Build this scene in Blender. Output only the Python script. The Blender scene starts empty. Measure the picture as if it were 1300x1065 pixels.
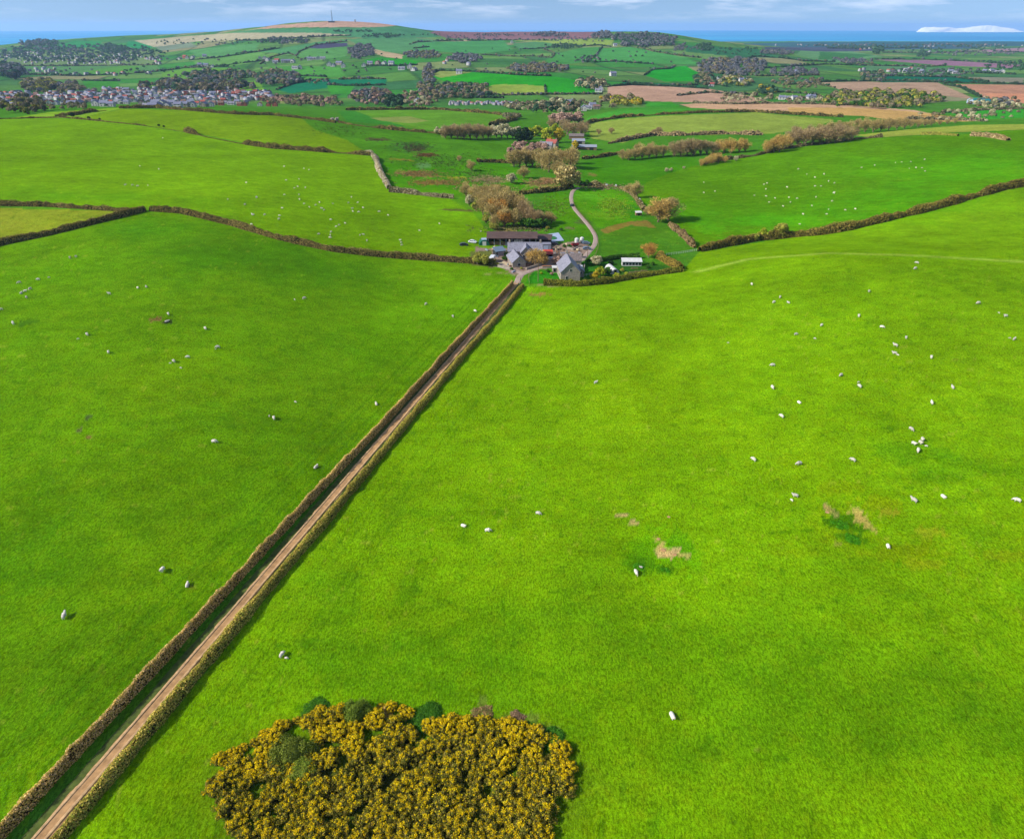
import bpy, bmesh, math, random
import numpy as np
from mathutils import Vector, Matrix
R = math.radians
rng = np.random.default_rng(7)
random.seed(7)
S = bpy.context.scene
C = S.collection

# ------------------------------------------------------------------ camera
F = 866.0; CX = 650.0; CY = 487.5; H0 = 34.0; CAMZ = 95.0
PITCH = math.atan((CY - H0) / F)
SP, CP = math.sin(PITCH), math.cos(PITCH)
cd = bpy.data.cameras.new('camera'); cam = bpy.data.objects.new('camera', cd); C.objects.link(cam)
cam.location = (0, 0, CAMZ); cam.rotation_euler = (math.pi/2 - PITCH, 0, 0)
cd.sensor_fit = 'HORIZONTAL'; cd.sensor_width = 36; cd.lens = 36 * F / 1300.0
cd.shift_y = -45.0 / 1300.0
cd.clip_start = 0.5; cd.clip_end = 120000
S.camera = cam

def ray(px, py):
    a = (np.asarray(px, float) - CX) / F; b = (CY - np.asarray(py, float)) / F
    return a, CP + b * SP, -SP + b * CP          # X, Y, Z components of the line of sight

# ------------------------------------------------------------------ terrain from levelled points
Y0 = 80.0
ctl = []      # (u, v, z)
def cz(px, py, z):
    a, y, zz = ray(px, py); t = (z - CAMZ) / zz; X, Y = a * t, y * t
    ctl.append((X, Y, z))
def cy(px, py, Y):
    a, y, zz = ray(px, py); t = Y / y
    ctl.append((a * t, Y, CAMZ + zz * t))
def cw(X, Y, z): ctl.append((X, Y, z))
for p in [(-400,1065,0),(0,1065,1),(400,1065,0),(800,1065,2),(1300,1065,3),(1700,1065,3),(0,800,3),(350,750,0),(650,700,1),(1000,700,4),(1300,700,7),
          (0,600,6),(250,560,4),(460,580,0),(600,500,1),(850,500,4),(1100,480,8),(1300,470,10),(0,450,10),(200,400,11),(400,420,5),(560,470,0),(650,362,0),(600,335,1),(500,327,3),
          (650,430,0),(750,400,3),(760,362,0),(850,380,3),(400,315,9),(300,287,13),(185,268,17),(60,300,14),(-60,315,12),(-60,262,18),(60,262,18),(-100,500,9),
          (1000,400,7),(1100,370,11),(1300,380,13),(1400,400,14),(880,345,0),(950,329,3),(1050,322,9),(1150,325,11),(1300,333,13),(1400,335,13),
          (900,320,-4),(1000,302,-4),(1130,280,2),(1300,237,11),(1400,215,14),(1150,305,3),(1300,300,7),
          (660,300,-1),(720,300,-2),(800,330,-3),(800,290,-5),(740,260,-4),(600,270,0),(500,285,4),(400,260,9),(250,230,15),(100,210,18),(-60,200,20),
          (500,245,2),(470,198,5),(345,188,9),(245,169,14),(100,150,20),(-40,152,20),(0,150,20),(60,143,20),(150,137.5,20),(250,140,18),(345,145,13),(420,154,6),(500,165,0),(590,173,-4),
          (600,215,-2),(560,190,-2),(700,240,-4),(720,200,-10),(700,180,-13),(650,170,-12),(560,150,-8),(480,142,-8),(640,146,-13),
          (800,240,-7),(850,260,-6),(870,215,-8),(960,197,-5),(1000,240,-3),(1110,174,3),(1160,220,4),(1215,170,8),(1300,164,12),(1400,160,14),(1300,200,11),
          (800,190,-12),(900,185,-11),(1000,175,-9),(1100,160,-10),(1180,158,-10),(750,155,-12),(850,146,-6),(960,142,-6),(900,160,-9),(1060,150,-9),(1240,152,-10),(1300,148,-8),
          (0,128,-18),(100,126,-19),(200,126,-20),(350,126,-19),(500,126,-14),(640,130,-16),(760,130,-15),(900,120,-13),(900,132,-13),(1050,128,-15),(1200,128,-15),(1300,126,-15),
          (0,105,-22),(100,102,-22),(200,100,-20),(330,100,-16),(420,104,-10),(500,105,-8),(580,100,-2),(620,95,4),(700,100,2),(740,120,-12),(860,112,-11),(800,108,-9),
          (1000,105,-14),(1100,106,-15),(1200,105,-16),(1300,106,-16),(0,80,-28),(60,82,-27),(130,82,-24),(200,82,-18),(270,80,-8),(350,80,0),(430,80,8),(500,80,14),(580,80,16),(650,82,14),
          (720,82,8),(800,85,0),(880,88,-5),(960,90,-8),(1100,88,-20),(1300,85,-22),(1020,70,-2),(1060,66,-14),(960,75,5),(1150,75,-24),(1300,72,-26),(-150,82,-30),(-150,105,-24),(1450,85,-24),(1450,105,-16),
          (1450,60,-32),(1100,60,-30),(1200,58,-31),(1300,58,-31),(1000,58,-24)]:
    cz(*p)
for p in [(-150,59,5000),(-60,59,4900),(0,58,4700),(30,55,4700),(60,52,4600),(100,49,4600),(150,46,4600),(200,44.5,4500),(260,41,4200),(300,38,3900),(330,35,3700),(360,31.5,3500),(420,28,3500),(480,29.5,3500),(510,33,3500),
          (540,38,3600),(560,40.5,3800),(620,41,4000),(700,41,4000),(760,41,3700),(800,40.5,3400),(840,42.5,3300),(870,48,3300),(900,53,3300),(930,56,3300),
          (30,66,3900),(100,62,3900),(200,60,3600),(280,58,3200),(330,52,3050),(330,66,2600),(420,50,3000),(420,62,2600),(420,38,3250),(500,45,3200),(500,60,2700),(580,52,3300),(600,65,2700),(680,52,3300),(700,65,2700),(760,55,2900),(770,70,2400),(840,60,2700),(860,72,2300),(930,66,2500)]:
    cy(*p)
for X, z in [(-4800,-60),(-3400,-60),(-2000,-60),(-900,0),(0,0),(900,-10),(1600,-45)]: cw(X, 5600, z)
for X in (-7000,-4500,-2000,0): cw(X, 7500, -75)
for px in (950,1000,1050,1150,1300,1450):
    cy(px, 53.2, 7300)
    a, y, zz = ray(px, 53); cw(a / y * 8600, 8600, -75)
cw(700, 5200, -60); cw(1500,7800,-60)
for X, Y, z in [(-60,0,0),(60,0,2),(0,-40,0),(-150,20,2),(150,20,5),(0,30,0)]: cw(X, Y, z)
ctl = np.array(ctl)
def uv_of(X, Y): return X / (Y + Y0), np.log(Y + Y0)
cu, cv = uv_of(ctl[:,0], ctl[:,1])
def phi(r2): return r2 * np.log(r2 + 1e-12) * 0.5
n = len(ctl)
sc = 1.0
wgt = CAMZ + 25 + np.maximum(0, ctl[:,1] - 300) * 0.0      # plain interpolation of height
A = np.zeros((n + 3, n + 3)); D2 = (cu[:,None]-cu)**2 + (cv[:,None]-cv)**2
A[:n,:n] = phi(D2) + np.eye(n) * 1e-3
A[:n,n:] = np.stack([np.ones(n), cu, cv], 1); A[n:,:n] = A[:n,n:].T
coef = np.linalg.solve(A, np.concatenate([ctl[:,2], np.zeros(3)]))

def lat(ix, iy, seed):
    h = (ix.astype(np.int64) * 374761393 + iy.astype(np.int64) * 668265263 + seed * 974634777) & 0xffffffff
    h = ((h ^ (h >> 13)) * 1274126177) & 0xffffffff
    return ((h ^ (h >> 16)) & 0xffff) / 65535.0
def vn(x, y, s, seed=0):
    x = np.asarray(x, float) / s; y = np.asarray(y, float) / s
    ix, iy = np.floor(x), np.floor(y); fx, fy = x - ix, y - iy
    fx = fx*fx*(3-2*fx); fy = fy*fy*(3-2*fy)
    return ((lat(ix,iy,seed)*(1-fx)+lat(ix+1,iy,seed)*fx)*(1-fy) + (lat(ix,iy+1,seed)*(1-fx)+lat(ix+1,iy+1,seed)*fx)*fy) * 2 - 1

rows = np.concatenate([np.arange(-50, 60, 2.5), np.exp(np.arange(math.log(60), math.log(300), 0.0085)), np.exp(np.arange(math.log(300), math.log(2000), 0.0058)), np.arange(2000, 8700, 17.0)])
NC = 1150; us = np.linspace(-1.15, 1.15, NC); NR = len(rows)
Yg = np.repeat(rows, NC).reshape(NR, NC); Ug = np.tile(us, (NR, 1)); Xg = Ug * (Yg + Y0); Vg = np.log(Yg + Y0)
# evaluate on a coarser grid, then upsample
cr = np.linspace(0, NR-1, 260); cc = np.linspace(0, NC-1, 240)
rv = np.interp(cr, np.arange(NR), np.log(rows + Y0)); ru = np.interp(cc, np.arange(NC), us)
gu, gv = np.meshgrid(ru, rv); Zc = np.zeros_like(gu)
for i in range(n): Zc += coef[i] * phi((gu - cu[i])**2 + (gv - cv[i])**2)
Zc += coef[n] + coef[n+1]*gu + coef[n+2]*gv
fi = np.clip(np.interp(np.arange(NR), cr, np.arange(260)), 0, 258.999); fj = np.clip(np.interp(np.arange(NC), cc, np.arange(240)), 0, 238.999)
i0, j0 = fi.astype(int), fj.astype(int); a_, b_ = (fi-i0)[:,None], (fj-j0)[None,:]
Zg = (Zc[i0][:,j0]*(1-b_)+Zc[i0][:,j0+1]*b_)*(1-a_) + (Zc[i0+1][:,j0]*(1-b_)+Zc[i0+1][:,j0+1]*b_)*a_
Zg += vn(Xg, Yg, 45, 1) * np.clip(Yg/400, .35, 1) * 0.7 + vn(Xg, Yg, 11, 2) * 0.10 + vn(Xg, Yg, 220, 3) * np.clip((Yg-900)/800, 0, 1) * 3.5
Zg = np.maximum(Zg, -46.0)

def terrain(X, Y):
    X = np.asarray(X, float); Y = np.asarray(Y, float)
    fr = np.clip(np.interp(Y, rows, np.arange(NR)), 0, NR-1.001); fc = np.clip((X/(Y+Y0) + 1.15) / 2.3 * (NC-1), 0, NC-1.001)
    i, j = fr.astype(int), fc.astype(int); a, b = fr-i, fc-j
    return (Zg[i,j]*(1-b)+Zg[i,j+1]*b)*(1-a) + (Zg[i+1,j]*(1-b)+Zg[i+1,j+1]*b)*a

rowsf = rows[rows > 20]
def at(px, py):
    """where the line of sight through a photo pixel meets the ground"""
    a, y, zz = ray(px, py)
    X = a / y * rowsf; Z = CAMZ + zz / y * rowsf; T = terrain(X, rowsf)
    k = np.nonzero(T >= Z)[0]
    if len(k) == 0: Y = 7000.0
    elif k[0] == 0: Y = -CAMZ / zz * y
    else:
        k = k[0]; d0 = Z[k-1]-T[k-1]; d1 = Z[k]-T[k]; f = d0 / (d0 - d1 + 1e-9); Y = rowsf[k-1] + f * (rowsf[k]-rowsf[k-1])
    X = a / y * Y
    return float(X), float(Y), float(terrain(X, Y))
def mpp(P):   # metres per photo pixel at a point
    return (P[1] * CP + (CAMZ - P[2]) * SP) / F
def pline(pts, step=6):
    out = []
    for k in range(len(pts)):
        if k:
            x0, y0 = pts[k-1]; x1, y1 = pts[k]; m = max(1, int(math.hypot(x1-x0, y1-y0) / step))
            for q in range(1, m+1): out.append(at(x0+(x1-x0)*q/m, y0+(y1-y0)*q/m))
        else: out.append(at(*pts[0]))
    return np.array(out)

# ------------------------------------------------------------------ colours
K = 1.55
def lin(c, k=None):
    c = np.asarray(c, float) / 255.0
    l = np.where(c <= .04045, c/12.92, ((c+.055)/1.055)**2.4)
    return l / (K if k is None else k)
col = np.zeros((NR, NC, 3)); Yl = Yg
def mixc(mask, c): 
    m = mask[..., None] if mask.dtype != bool else mask[..., None].astype(float)
    global col
    col = col * (1-m) + lin(c) * m
col[:] = lin((84,148,34))
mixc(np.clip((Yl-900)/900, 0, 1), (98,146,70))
mixc(np.clip((vn(Xg,Yg,260,11)*.5+.5)*1.4-.4,0,1)*(Yl>1100), (66,128,70))
mixc(np.clip((vn(Xg,Yg,160,12)*.5+.5)*1.8-.85,0,1)*(Yl>1100), (112,152,74))

from math import floor
def inpoly(P, X, Y):
    m = np.zeros(X.shape, bool); x1, y1 = P[-1]
    for x2, y2 in P:
        if y1 != y2:
            c = ((Y < y1) != (Y < y2)); m ^= c & (X < (x2-x1)*(Y-y1)/(y2-y1)+x1)
        x1, y1 = x2, y2
    return m
def field(c, pts, alpha=1.0, wob=0.0):
    W = pline(list(pts) + [pts[0]], 5)[:, :2]
    r0 = max(0, np.searchsorted(rows, W[:,1].min()) - 1); r1 = min(NR, np.searchsorted(rows, W[:,1].max()) + 2)
    uu = W[:,0]/(W[:,1]+Y0); j0_ = max(0, int((uu.min()+1.15)/2.3*(NC-1))-1); j1_ = min(NC, int((uu.max()+1.15)/2.3*(NC-1))+3)
    if r1 <= r0 or j1_ <= j0_: return
    X = Xg[r0:r1, j0_:j1_]; Y = Yg[r0:r1, j0_:j1_]
    if wob: X = X + vn(X, Y, wob*4, 31)*wob; Y = Y + vn(X, Y, wob*4, 32)*wob
    m = inpoly(W, X, Y)[..., None] * alpha
    col[r0:r1, j0_:j1_] = col[r0:r1, j0_:j1_]*(1-m) + lin(c)*m
def blob(px, py, rx, ry, c, alpha=1.0, seed=0, rough=.5):
    P = at(px, py); P2 = at(px, py+ry); Rx = rx*mpp(P); Ry = max(abs(P2[1]-P[1]), .3)
    r0 = max(0, np.searchsorted(rows, P[1]-2.6*Ry) - 1); r1 = min(NR, np.searchsorted(rows, P[1]+2.6*Ry) + 2)
    X = Xg[r0:r1]; Y = Yg[r0:r1]; d = np.sqrt(((X-P[0])/Rx)**2 + ((Y-P[1])/Ry)**2)
    d = d + rough*(vn(X, Y, max(.7, Rx*.35), seed+5)*.6 + vn(X, Y, max(.4, Rx*.12), seed+6)*.5)
    m = (np.clip((1.15-d)/.3, 0, 1) if rx < 50 else np.clip((1.7-d)/1.4, 0, 1)**1.5)[..., None] * alpha
    col[r0:r1] = col[r0:r1]*(1-m) + lin(c)*m
def stripe(pts, w, c, alpha=1.0, soft=.5, off=0.0):
    W = pline(pts, 10)[:, :2]
    r0 = max(0, np.searchsorted(rows, W[:,1].min()-3*w-abs(off)) - 1); r1 = min(NR, np.searchsorted(rows, W[:,1].max()+3*w+abs(off)) + 2)
    X = Xg[r0:r1]; Y = Yg[r0:r1]; D = np.full(X.shape, 1e9)
    for k in range(len(W)-1):
        a, b = W[k], W[k+1]; d = b-a; L = math.hypot(*d)+1e-9; t = np.clip(((X-a[0])*d[0]+(Y-a[1])*d[1])/L**2, 0, 1)
        sx = ((X-a[0])*d[1]-(Y-a[1])*d[0])/L
        dd = np.hypot(X-a[0]-t*d[0], Y-a[1]-t*d[1])
        if off: dd = np.where((t > 0) & (t < 1), np.abs(sx-off), 1e9)
        D = np.minimum(D, dd)
    m = (np.clip((w-D)/(w*soft+1e-9), 0, 1)*alpha)[..., None]
    col[r0:r1] = col[r0:r1]*(1-m) + lin(c)*m

prw = random.Random(4)
cellx = (Xg + Yg*.25)/190.0 + vn(Xg, Yg, 300, 41)*.35; celly = (Yg - Xg*.2)/150.0 + vn(Xg, Yg, 300, 42)*.35
hh1 = lat(np.floor(cellx), np.floor(celly), 51); far_ = np.clip((Yg-1150)/100, 0, 1)
for lo, hi, c_ in ((0,.16,(74,140,60)),(.16,.3,(120,166,84)),(.3,.42,(60,150,56)),(.42,.5,(150,164,104)),(.5,.58,(70,128,80)),(.58,.66,(104,156,66)),(.66,.71,(170,160,120))):
    mixc(((hh1 >= lo) & (hh1 < hi)).astype(float)*far_*.75, c_)
edge_ = np.minimum(np.minimum(cellx-np.floor(cellx), 1-cellx+np.floor(cellx))*190, np.minimum(celly-np.floor(celly), 1-celly+np.floor(celly))*150)
mixc(np.clip((9-edge_)/4, 0, 1)*far_*.6, (52,84,56))
FIELDS = [
 ((96,150,84), [(0,84),(200,84),(205,92),(130,96),(0,96)]),
 ((96,160,62), [(105,92),(150,84),(178,84),(172,92),(130,97)]), ((70,150,50), [(104,103),(150,103),(152,111),(108,111)]),
 ((108,165,60), [(205,93),(235,87),(290,87),(280,97),(245,104),(207,100)]), ((106,160,78), [(245,78),(280,74),(330,77),(300,84),(250,84)]),
 ((50,150,72), [(74,58),(95,52),(130,53),(125,61),(90,61)]), ((44,148,80), [(162,53),(195,53),(200,60),(180,63),(160,60)]),
 ((130,150,120), [(190,56),(240,52),(250,60),(205,65)]),
 ((120,150,90), [(0,66),(200,64),(200,82),(0,84)]),
 ((96,160,88), [(240,64),(330,55),(320,70),(250,72)]), ((110,168,80), [(275,75),(330,66),(345,74),(318,77)]),
 ((88,154,92), [(330,66),(355,62),(400,54),(440,50),(440,54),(400,58),(375,70)]), ((100,165,84), [(375,72),(400,58),(440,53),(446,62),(438,72),(410,76)]),
 ((86,82,110), [(390,60),(408,55),(440,55),(442,59),(410,62),(395,62)]),
 ((206,168,140), [(300,41),(330,36),(345,33),(380,30),(420,27),(480,28),(505,33),(480,35),(440,35),(390,35),(350,36)]),
 ((84,152,98), [(290,42),(330,37),(440,36),(505,34),(535,38),(560,47),(480,50),(400,44),(330,43)]),
 ((190,184,146), [(170,52),(240,46),(300,42),(400,42),(450,45),(400,48),(330,50),(250,53),(215,58),(195,60)]),
 ((96,160,96), [(440,50),(520,48),(560,52),(545,64),(500,68),(460,60)]),
 ((150,112,116), [(545,42),(560,38),(640,38),(765,38),(770,46),(740,50),(640,51),(570,49)]),
 ((50,160,44), [(460,77),(480,73),(520,76),(532,79),(525,84),(480,83)]), ((204,182,140), [(472,62),(490,66),(512,70),(510,75),(490,73),(475,68)]),
 ((214,188,150), [(560,52),(600,51),(592,54)]), ((84,165,86), [(530,55),(570,53),(640,52),(650,64),(600,69),(560,66),(535,62)]),
 ((90,150,90), [(650,55),(700,52),(740,54),(720,58),(660,63)]), ((150,180,80), [(650,52),(690,50),(780,51),(775,58),(730,60),(690,54)]),
 ((84,160,76), [(700,70),(740,61),(765,60),(750,78),(720,82),(690,80)]), ((84,165,80), [(765,62),(800,60),(870,73),(888,82),(800,80),(755,80)]),
 ((40,170,40), [(818,96),(830,88),(870,84),(886,92),(880,103),(845,104)]), ((40,128,80), [(790,104),(885,108),(893,112),(790,109)]),
 ((120,165,90), [(850,64),(900,66),(940,70),(900,76),(860,72)]), ((110,165,104), [(1018,63),(1060,62),(1120,72),(1060,80),(1010,71)]),
 ((30,130,88), [(351,114),(375,106),(400,101),(425,101),(490,101),(490,108),(440,109),(400,114),(370,119)]), ((70,160,50), [(415,108),(450,109),(445,119),(420,120)]),
 ((86,160,64), [(340,85),(380,84),(430,86),(440,98),(400,100),(350,98)]), ((120,178,60), [(300,105),(330,103),(335,115),(305,118)]),
 ((50,168,34), [(545,97),(560,90),(600,92),(660,96),(700,97),(740,103),(765,119),(720,121),(650,120),(600,108),(565,104)]),
 ((154,180,72), [(606,118),(625,108),(660,107),(691,110),(693,119),(640,121)]), ((150,170,84), [(546,95),(560,90),(600,92),(580,96),(560,99)]),
 ((96,170,60), [(560,112),(600,112),(620,124),(560,124)]), ((160,180,100), [(352,123),(420,126),(425,132),(352,132)]),
 ((204,166,136), [(771,110),(790,108),(850,110),(900,113),(950,122),(972,128),(930,132),(770,127)]),
 ((70,165,44), [(820,130),(850,130),(863,134),(860,138),(820,136)]),
 ((218,178,136), [(863,133),(900,131),(1000,132),(1080,134),(1160,140),(1215,151),(1150,152),(1060,144),(960,141),(880,138)]),
 ((214,176,104), [(1000,137),(1080,137),(1160,142),(1250,154),(1150,156),(1100,148),(1000,144)]),
 ((190,160,130), [(1043,105),(1090,104),(1190,105),(1240,127),(1180,131),(1110,126),(1065,114)]), ((146,150,110), [(1110,118),(1200,122),(1240,127),(1180,131),(1110,126)]),
 ((200,150,118), [(1198,107),(1300,108),(1400,108),(1400,132),(1300,132),(1260,130),(1235,117)]),
 ((226,160,120), [(1250,119),(1400,120),(1400,132),(1262,130)]),
 ((162,124,142), [(1110,76),(1200,77),(1300,83),(1280,87),(1190,83)]), ((176,140,150), [(1240,64),(1300,61),(1400,61),(1400,67),(1260,67)]),
 ((26,116,84), [(1095,97),(1210,98),(1255,105),(1120,105)]), ((96,146,96), [(1100,84),(1200,86),(1250,92),(1180,94),(1090,90)]),
 ((150,150,124), [(1220,98),(1300,99),(1300,106),(1255,104)]),
 ((60,110,116), [(940,56.5),(1000,54),(1400,52),(1400,58),(1100,61),(1000,60)]), ((70,104,120), [(1000,60),(1150,60),(1250,59),(1240,62),(1100,64),(1010,63)]),  # cloud shadow over the far shore, painted as dark blue ground
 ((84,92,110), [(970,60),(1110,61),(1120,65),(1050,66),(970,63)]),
 ((70,135,70), [(1040,66),(1110,70),(1080,76),(1040,76)]), ((60,125,80), [(870,58),(960,62),(990,74),(930,72),(870,66)]),
 ((110,168,44), [(428,141),(480,140),(560,139),(640,146),(652,151),(622,158),(590,166),(560,167),(520,163),(480,158),(440,154)]),
 ((70,150,44), [(428,141),(450,141),(475,150),(520,162),(480,158),(440,154)]), ((150,168,80), [(470,150),(520,148),(545,154),(520,157),(485,154)]),
 ((142,186,44), [(10,151),(60,143),(150,137),(158,137.5),(100,150),(40,151)]),
 ((126,166,14), [(100,150),(155,138.5),(250,141),(300,145),(380,148),(400,165),(440,178),(470,197),(400,192),(345,188),(245,169),(180,159)]),
 ((88,152,26), [(385,150),(440,157),(500,165),(560,170),(620,175),(665,182),(655,205),(600,215),(575,250),(500,244),(480,210),(470,197),(440,178),(400,165)]),
 ((86,162,14), [(480,206),(560,212),(650,207),(690,246),(600,250),(500,244)]),
 ((124,175,0), [(-120,153),(40,151),(100,151),(180,160),(245,170),(345,189),(470,198),(492,241),(570,252),(600,270),(625,300),(640,337),(540,328),(420,317),(300,286),(188,267),(60,261),(-120,260)]),
 ((150,162,44), [(-120,262),(170,268.5),(120,285),(0,311),(-120,325)]),
 ((96,154,4), [(808,240),(850,215),(888,210),(960,197),(1050,181),(1110,174),(1220,171),(1300,165),(1440,158),(1440,205),(1320,232),(1270,240),(1130,278),(1000,300),(888,318),(875,308),(850,285),(815,262)]),
 ((152,176,70), [(745,157),(800,150),(850,147),(960,143),(1000,147),(1060,152),(1030,163),(980,170),(900,172),(830,170),(790,182),(750,176)]),
 ((80,168,48), [(740,156),(750,148),(790,138),(830,136),(900,138),(860,141),(800,148)]),
 ((76,150,14), [(740,206),(790,197),(880,200),(890,208),(850,220),(805,238),(740,233)]),
 ((84,146,30), [(765,291),(800,283),(820,280),(835,290),(885,318),(845,324),(770,326),(752,325),(762,305)]),
 ((156,130,62), [(762,292),(780,285),(800,281),(822,280),(834,290),(800,286),(770,297)]),
 ((84,158,18), [(690,245),(722,243),(724,262),(738,280),(752,300),(720,298),(700,290)]),
 ((90,168,14), [(733,240),(785,240),(810,262),(815,280),(800,281),(760,290),(740,270),(728,255)]),
 ((58,110,36), [(765,328),(800,327),(866,343),(800,355),(745,358),(740,340)]),
 ((166,182,70), [(1085,172),(1150,165),(1230,159),(1300,158),(1400,157),(1400,161),(1220,168),(1110,175)]),
 ((66,172,46), [(1195,143),(1300,138),(1300,150),(1240,152)]),
 ((176,150,92), [(628,288),(650,290),(657,297),(630,299)]),
 ((108,161,2), [(-400,330),(0,312),(120,285),(184,268),(230,271),(300,288),(420,319),(540,331),(640,338),(648,344),(652,358),(90,973),(-40,1110),(-400,1110)]),
 ((127,178,2), [(664,364),(735,363),(800,354),(866,344),(888,320),(1000,302),(1130,281),(1270,243),(1320,234),(1500,205),(1500,500),(1500,1110),(0,1110),(160,975)]),
]
for c, p in FIELDS: field(c, p)
# slow sward changes in the near pastures, with slope light and shade painted in
w = np.clip(1.0 - Yg/700, 0, 1)
blob(1230,215,120,26,(84,180,10),.6,70,.6); blob(1060,275,140,14,(80,176,12),.5,71,.8); blob(1140,250,90,16,(84,180,10),.5,72,.7)
mixc(np.clip(vn(Xg,Yg,60,21)*.5+.1,0,1)*.45*w, (72,128,4)); mixc(np.clip(vn(Xg,Yg,34,22),0,1)*.4*w, (142,180,6)); mixc(np.clip(vn(Xg,Yg,9,23)*.9-.1,0,1)*.35*w, (72,128,4)); mixc(np.clip(vn(Xg,Yg,3.2,24)*.9-.1,0,1)*.35*w, (138,172,10))
0 and field((84,180,10), [(1130,205),(1300,180),(1400,175),(1400,205),(1300,234),(1130,276),(1000,297),(930,305),(895,300),(960,285),(1050,270),(1150,245)], .5, 6)
blob(330,240,200,26,(138,196,14),.45,1); blob(600,385,90,40,(128,200,6),.6,2,.3); blob(560,265,60,22,(128,196,8),.5,3)
blob(60,350,110,30,(112,176,6),.5,4); blob(1000,340,300,14,(136,190,8),.5,5)
blob(330,330,160,30,(62,138,14),.5,6); blob(200,290,80,14,(70,150,14),.5,7); blob(100,250,140,10,(90,165,10),.5,8)
stripe([(885,345),(950,329),(1050,321.5),(1150,324),(1300,332.5),(1420,335)], 3.0, (182,208,84), .7, .9)  # sunlit crest of the slope painted as a pale grass band
mixc(((vn(Xg,Yg,1.7,61) > .80)*.55*w), (64,122,6)); mixc(((vn(Xg,Yg,1.3,62) > .84)*(vn(Xg,Yg,30,64) > -.1)*.5*w), (176,190,60)); mixc(np.clip(vn(Xg,Yg,5,65)*2-.7,0,1)*.35*w, (84,150,4))
# worn, rank and bare patches, plus broad painted light and shade
for b in [(835,700,44,28,(112,184,6),.75),(812,706,22,18,(84,150,8),.5),(862,690,16,16,(70,156,16),.5),(846,703,14,5,(236,202,130),1),(838,693,6,5,(216,190,110),.85),(834,684,4,4,(210,184,100),.8),(856,699,8,3,(226,190,130),.9),(870,705,8,3,(216,196,110),.8),(790,654,8,3,(216,186,120),.9),(802,663,6,4,(210,180,116),.9),(812,716,15,10,(70,134,12),.75),(846,722,13,7,(66,126,14),.7),
          (832,680,10,8,(120,170,14),.6),(1078,668,44,30,(142,182,12),.6),(1072,664,22,14,(64,124,12),.85),(1084,684,17,9,(70,130,14),.75),(1092,656,8,11,(214,190,100),.8),(1052,646,4,5,(210,180,110),.8),(1104,668,5,6,(196,178,90),.8),(1060,652,3,5,(170,160,90),.7),(1062,690,5,3,(180,170,80),.6),
          (1170,574,46,14,(80,142,6),.5),(1215,592,50,14,(84,146,6),.45),(1190,605,30,10,(80,142,6),.4),(1110,640,26,10,(158,176,16),.5),(1150,700,40,12,(150,170,16),.45),(1128,650,10,5,(190,170,50),.5),(1180,676,20,7,(176,176,40),.45),(1270,705,30,9,(160,176,24),.4),(1060,620,30,9,(150,178,14),.45),(1000,700,40,10,(126,160,14),.4),(1170,715,24,7,(170,172,30),.4),
          (198,405,8,2.6,(150,110,70),.9),(213,408,8,3,(60,60,40),.9),(34,410,10,4,(60,110,24),.7),(103,545,5,3,(110,96,70),.8),(113,530,4,3,(80,86,60),.7),(112,555,4,3,(150,100,70),.8),
          (612,890,5,7,(130,110,70),.7),(655,912,34,8,(120,130,60),.6),(690,930,20,9,(140,128,76),.6),(1245,870,6,3,(140,150,30),.6),(962,952,4,3,(170,150,80),.6),(685,374,14,2.5,(170,130,70),.8),(705,362,20,2,(170,150,110),.7),
          (1000,480,70,26,(128,182,8),.4),(900,440,120,18,(136,190,6),.4),(780,560,60,120,(134,180,8),.35),(1250,430,60,30,(124,170,8),.4),(900,820,260,90,(92,148,4),.45),(770,770,60,110,(98,142,6),.35),(1150,900,260,80,(90,146,6),.55),(520,850,220,80,(82,142,4),.5),(80,860,160,120,(86,132,3),.5),(40,700,70,60,(70,142,6),.4),(200,620,90,60,(112,156,6),.35),(480,440,60,40,(112,184,6),.4),  # broad slope light and shade put into the grass colour
          (520,186,24,6,(70,120,50),.7),(530,190,8,3,(110,90,60),.8),(544,197,8,2.5,(140,96,60),.8),(480,177,12,1,(110,100,60),.8),(530,221,22,3,(190,140,90),.75),(545,233,16,2.2,(196,150,60),.7),(580,226,14,1.6,(206,190,60),.7),(620,228,18,3,(186,160,110),.7),(510,203,12,1.2,(180,140,60),.6),(538,210,9,4,(130,180,110),.6),(630,237,14,3,(180,130,90),.7),(695,228,10,2.4,(196,140,100),.7),(690,236,22,2.4,(180,160,90),.6),(752,222,5,2,(150,120,70),.7),
          (580,267,22,1.4,(110,90,60),.8),(756,235,8,3,(180,120,90),.7),(780,262,18,10,(140,190,20),.6),(798,268,14,8,(40,130,24),.6),(745,250,20,4,(110,190,40),.5),(770,273,24,5,(130,184,30),.6),(722,290,5,2,(140,130,90),.7),(740,282,8,2.5,(110,96,80),.7),(880,270,60,16,(86,180,20),.4),(960,283,50,9,(90,190,20),.5),(900,292,20,8,(96,190,20),.5)]:
    blob(*b[:5], alpha=b[5], seed=int(b[0]), rough=.8)
for off in (-3.2,-5.0,-8.6,-10.4,-15.5,-17.3): stripe([(-40,1100),(90,973),(652,361)], .5, (62,124,4), .4 if off > -12 else .2, .5, off)
stripe([(-40,1100),(90,973),(652,361)], .7, (150,190,30), .55, .5, -1.9)
for off in (5.2,7.2,11.5,13.3): stripe([(40,1100),(164,970),(664,364)], .45, (84,138,4), .35, .5, off)
stripe([(1085,432),(1150,470),(1200,510),(1222,540)], .35, (60,120,10), .5, .5); stripe([(270,385),(330,392),(420,425),(560,440)], .4, (70,132,10), .35, .5)
stripe([(0,365),(60,370),(200,380),(420,425)], .4, (116,160,40), .3, .5)
stripe([(612,349),(640,346),(655,350)], .8, (180,176,110), .6, .6)
blob(490,1000,215,88,(84,84,36),.9,90,.25)
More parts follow.
